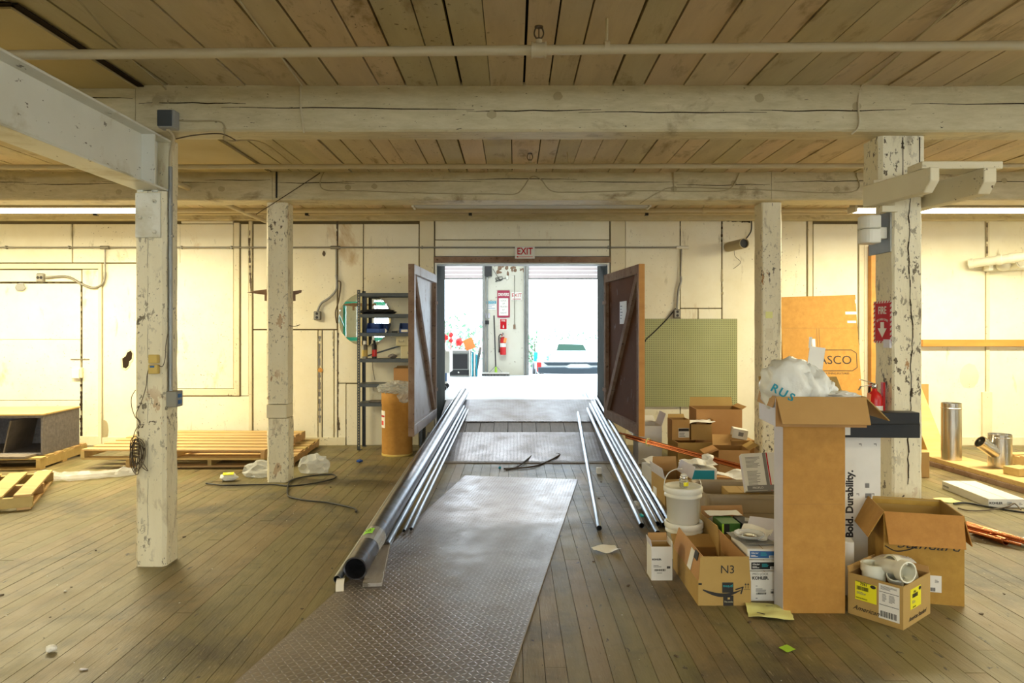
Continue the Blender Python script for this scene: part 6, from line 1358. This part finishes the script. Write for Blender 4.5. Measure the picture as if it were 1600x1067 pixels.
m = MB(); pts = smooth_path([at(1340, 888, 3.82), at(1355, 882, 3.84), at(1375, 871, 3.86), at(1395, 867, 3.86), at(1415, 871, 3.84), at(1426, 880, 3.80)], 5)
for i in range(len(pts)-1): m.bar(pts[i], pts[i+1]+(pts[i+1]-pts[i])*.1, .05, .0025)
bgs = single(m, 'printed_strip', 'paper', 'white printed plastic strip arching over the pipe fittings', 'strip')
# leaning flat cardboard by the wall
lc = thing('flat_cardboard', 'big flattened ochre carton leaning on the wall between the right posts', 'cardboard', (wx(1290), 8.75, 0))
Yc = 8.72; x0, x1 = PX(1227, Yc), PX(1352, Yc); zt = PZ(462, Yc)
M = Matrix.Translation(((x0+x1)/2, Yc, 0)) @ Matrix.Rotation(R(-6), 4, 'X'); W_ = x1-x0
m = MB(); m.prism([(-W_/2, 0), (W_/2, 0), (W_/2-.03, zt+.03), (-W_/2+.01, zt)], -.012, .012, M); m.build('cardboard_sheet', 'cardboard_ochre', lc, bevel=.003)
m = MB(); m.box(-W_/2+.01, W_/2-.02, -.0135, -.0122, zt-.395, zt-.391, M); m.box(-W_/2+.445, W_/2-.535, -.0135, -.0122, zt-.69, zt-.40, M); m.box(-.02, -.01, -.014, -.0122, zt-.64, zt-.40, M); m.build('crease', 'cardboard_inside', lc)
m = MB(); 
for (a, b, c_, d_) in ((W_/2-.17, W_/2-.03, zt-.22, zt-.185), (W_/2-.15, W_/2-.04, zt-.33, zt-.30), (W_/2-.04, W_/2-.03, zt-.08, zt-.03), (-.11, -.07, zt-.66, zt-.53)): m.box(a, b, -.014, -.0122, c_, d_, M)
m.build('tape_residue', 'paper', lc)
Ml = MW[lc.name].inverted() @ M; fr = (Ml @ Vector((0, -.0125, 0)), Ml.to_3x3() @ Vector((1, 0, 0)), Ml.to_3x3() @ Vector((0, 0, 1)))
lettering(lc, fr, .17, zt-.80, .15, 'ASCO', 'ink', .0006, xs=1.05); m = MB(); hx = [(-.06, -.13), (.38, -.13), (.44, -.09), (.44, .09), (.38, .13), (-.06, .13), (-.12, .09), (-.12, -.09)]
for i in range(8):
    a, b = hx[i], hx[(i+1) % 8]; m.bar((fr[0]+fr[1]*(a[0])+fr[2]*(zt-.80+a[1])), (fr[0]+fr[1]*(b[0])+fr[2]*(zt-.80+b[1])), .008, .002, up=(0, 1, 0))
m.build('logo_outline', 'ink', lc, local=True); lettering(lc, fr, .18, zt-.965, .035, 'BATHING FIXTURES', 'ink', .0006)
lettering(lc, fr, .06, zt-1.30, .09, 'GLASS', 'ink', .0006, bold=.002)
# boards and metal goods at the far right
tb_ = thing('timber_stack', 'two long timbers stacked on the floor at the far right', 'timber', (4.75, 7.0, 0), R(4))
MB().box(-.19, .19, -1.3, 1.15, 0, .05).build('timber', 'orange_wood', tb_, local=True, bevel=.003).data.materials[0] = MATS['brown_frame']
MB().box(-.18, .19, -1.3, 1.1, .0515, .098).build('timber', 'raw_pine', tb_, local=True, bevel=.003)
def duct(label, x, y, z, r, h_, wye=False):
    th = thing('metal_duct', label, 'duct', (x, y, z)); m = MB(); m.pipe((0, 0, 0), (0, 0, h_), r, r-.003, 28); m.lathe([(r+.001, h_*.90), (r+.005, h_*.905), (r+.005, h_*.915), (r+.001, h_*.92)], 28); m.build('duct_body', 'duct_metal', th, local=True)
    if wye: m = MB(); m.pipe((-.01, -.02, h_*.35), (-r*2.1, -.03, h_*.78), r*.62, r*.56, 20); m.build('duct_branch', 'duct_metal', th, local=True)
    return th
duct('tall galvanised duct standing on the timbers at the right', 4.66, 7.50, .099, .097, .60); duct('short galvanised duct with side branch right of the tall one', 4.90, 7.10, .099, .105, .33, True)
single(MB().box(-.10, .10, -.08, .08, 0, .075, Matrix.Translation((4.82, 6.72, .099)) @ Matrix.Rotation(R(15), 4, 'Z')), 'wood_block', 'raw_pine', 'short pine block lying before the branched duct', 'block', bevel=.003)
lt = thing('round_lamp', 'round white lamp housing lying on the timbers at the right edge', 'lamp', (4.80, 6.42, .165)); m = MB(); m.lathe([(.05, -.06), (.065, -.03), (.067, .05), (.062, .06)], 24, M=Matrix.Rotation(R(80), 4, 'X') @ Matrix.Rotation(R(0), 4, 'Y')); m.build('lamp_housing', 'white_plastic', lt, local=True)
m = MB(); m.lathe([(.054, .058), (.045, .064), (.01, .068)], 24, M=Matrix.Rotation(R(80), 4, 'X')); m.build('lamp_lens', 'chrome', lt, local=True)
pallet('pine crate pallet cut by the right edge of the view', 5.95, 7.35, 0, 1.0, .9, R(5), 5, .13)
carton('carton', 'brown carton on the floor just right of the near right post', 'box', 4.055, 7.15, 0, .20, .22, .255, R(2), closed=True)
lc2 = thing('leaning_cardboard', 'tan folded cardboard leaning on the wall right of the near right post', 'cardboard', (5.0, 8.4, 0))
m = MB(); m.prism([(PX(1437, 8.4), PZ(602, 8.4)), (PX(1478, 8.4), .0), (PX(1440, 8.4), .0)], 8.52, 8.535); m.build('cardboard_panel', 'cardboard_ochre', lc2)
m = MB(); a = at(1436, 608, 8.3); b = at(1475, 710, 8.0); m.bar((PX(1434, 8.6), 8.75, PZ(600, 8.7)), (PX(1468, 8.0), 8.0, .02), .22, .012, up=(0, -1, .3)); m.build('cardboard_fold', 'raw_pine', lc2)
m = MB(); m.box(PX(1438, 8.75), PX(1451, 8.75), 8.75, 8.78, .0, PZ(600, 8.75)); m.build('cardboard_fold', 'cardboard', lc2)
kb = carton('flat_carton', 'flat white carton lying on the floor at the right edge', 'box', 4.13, 6.22, .0, .30, .70, .072, R(-3), 'white_card', closed=True)
fr = face(.30, .70, 'f'); lettering(kb, fr, -.09, .036, .028, 'KOHLER', 'ink', bold=.0006); lines(kb, fr, .03, .036, .06, .03, 3); lines(kb, fr, .11, .034, .03, .022, 2); fr = face(.30, .70, 'l'); lettering(kb, fr, -.28, .03, .024, 'KOHLER', 'ink')
cable([f0(1490, 789), f0(1510, 788), f0(1545, 794), f0(1575, 799), f0(1600, 803), f0(1625, 806)], .009, 'cable_black', 'black cable on the floor before the flat white carton')
cable([f0(1497, 796), f0(1515, 800), f0(1545, 799), f0(1575, 797, .03), f0(1585, 794, .04), f0(1595, 800, .02)], .006, 'cable_brown', 'second thin dark cable crossing the black one at the right')
m = MB(); m.sheet((f0(1480, 783)[0], f0(1480, 783)[1], .001), .16, .14, .01, 3, 6); single(m, 'paper_sheet', 'yellow_paper', 'small cream paper on the floor behind the script carton', 'paper')
for i, (a, b) in enumerate(((f0(1512, 826, .03), f0(1582, 848, .03)), (f0(1520, 834, .03), f0(1572, 853, .03)))):
    metal_pipe(['short insulated copper pipe right of the script carton, rear one', 'short insulated copper pipe right of the script carton, front one'][i], a, b, .026, 'copper', 'insulated_pipe')
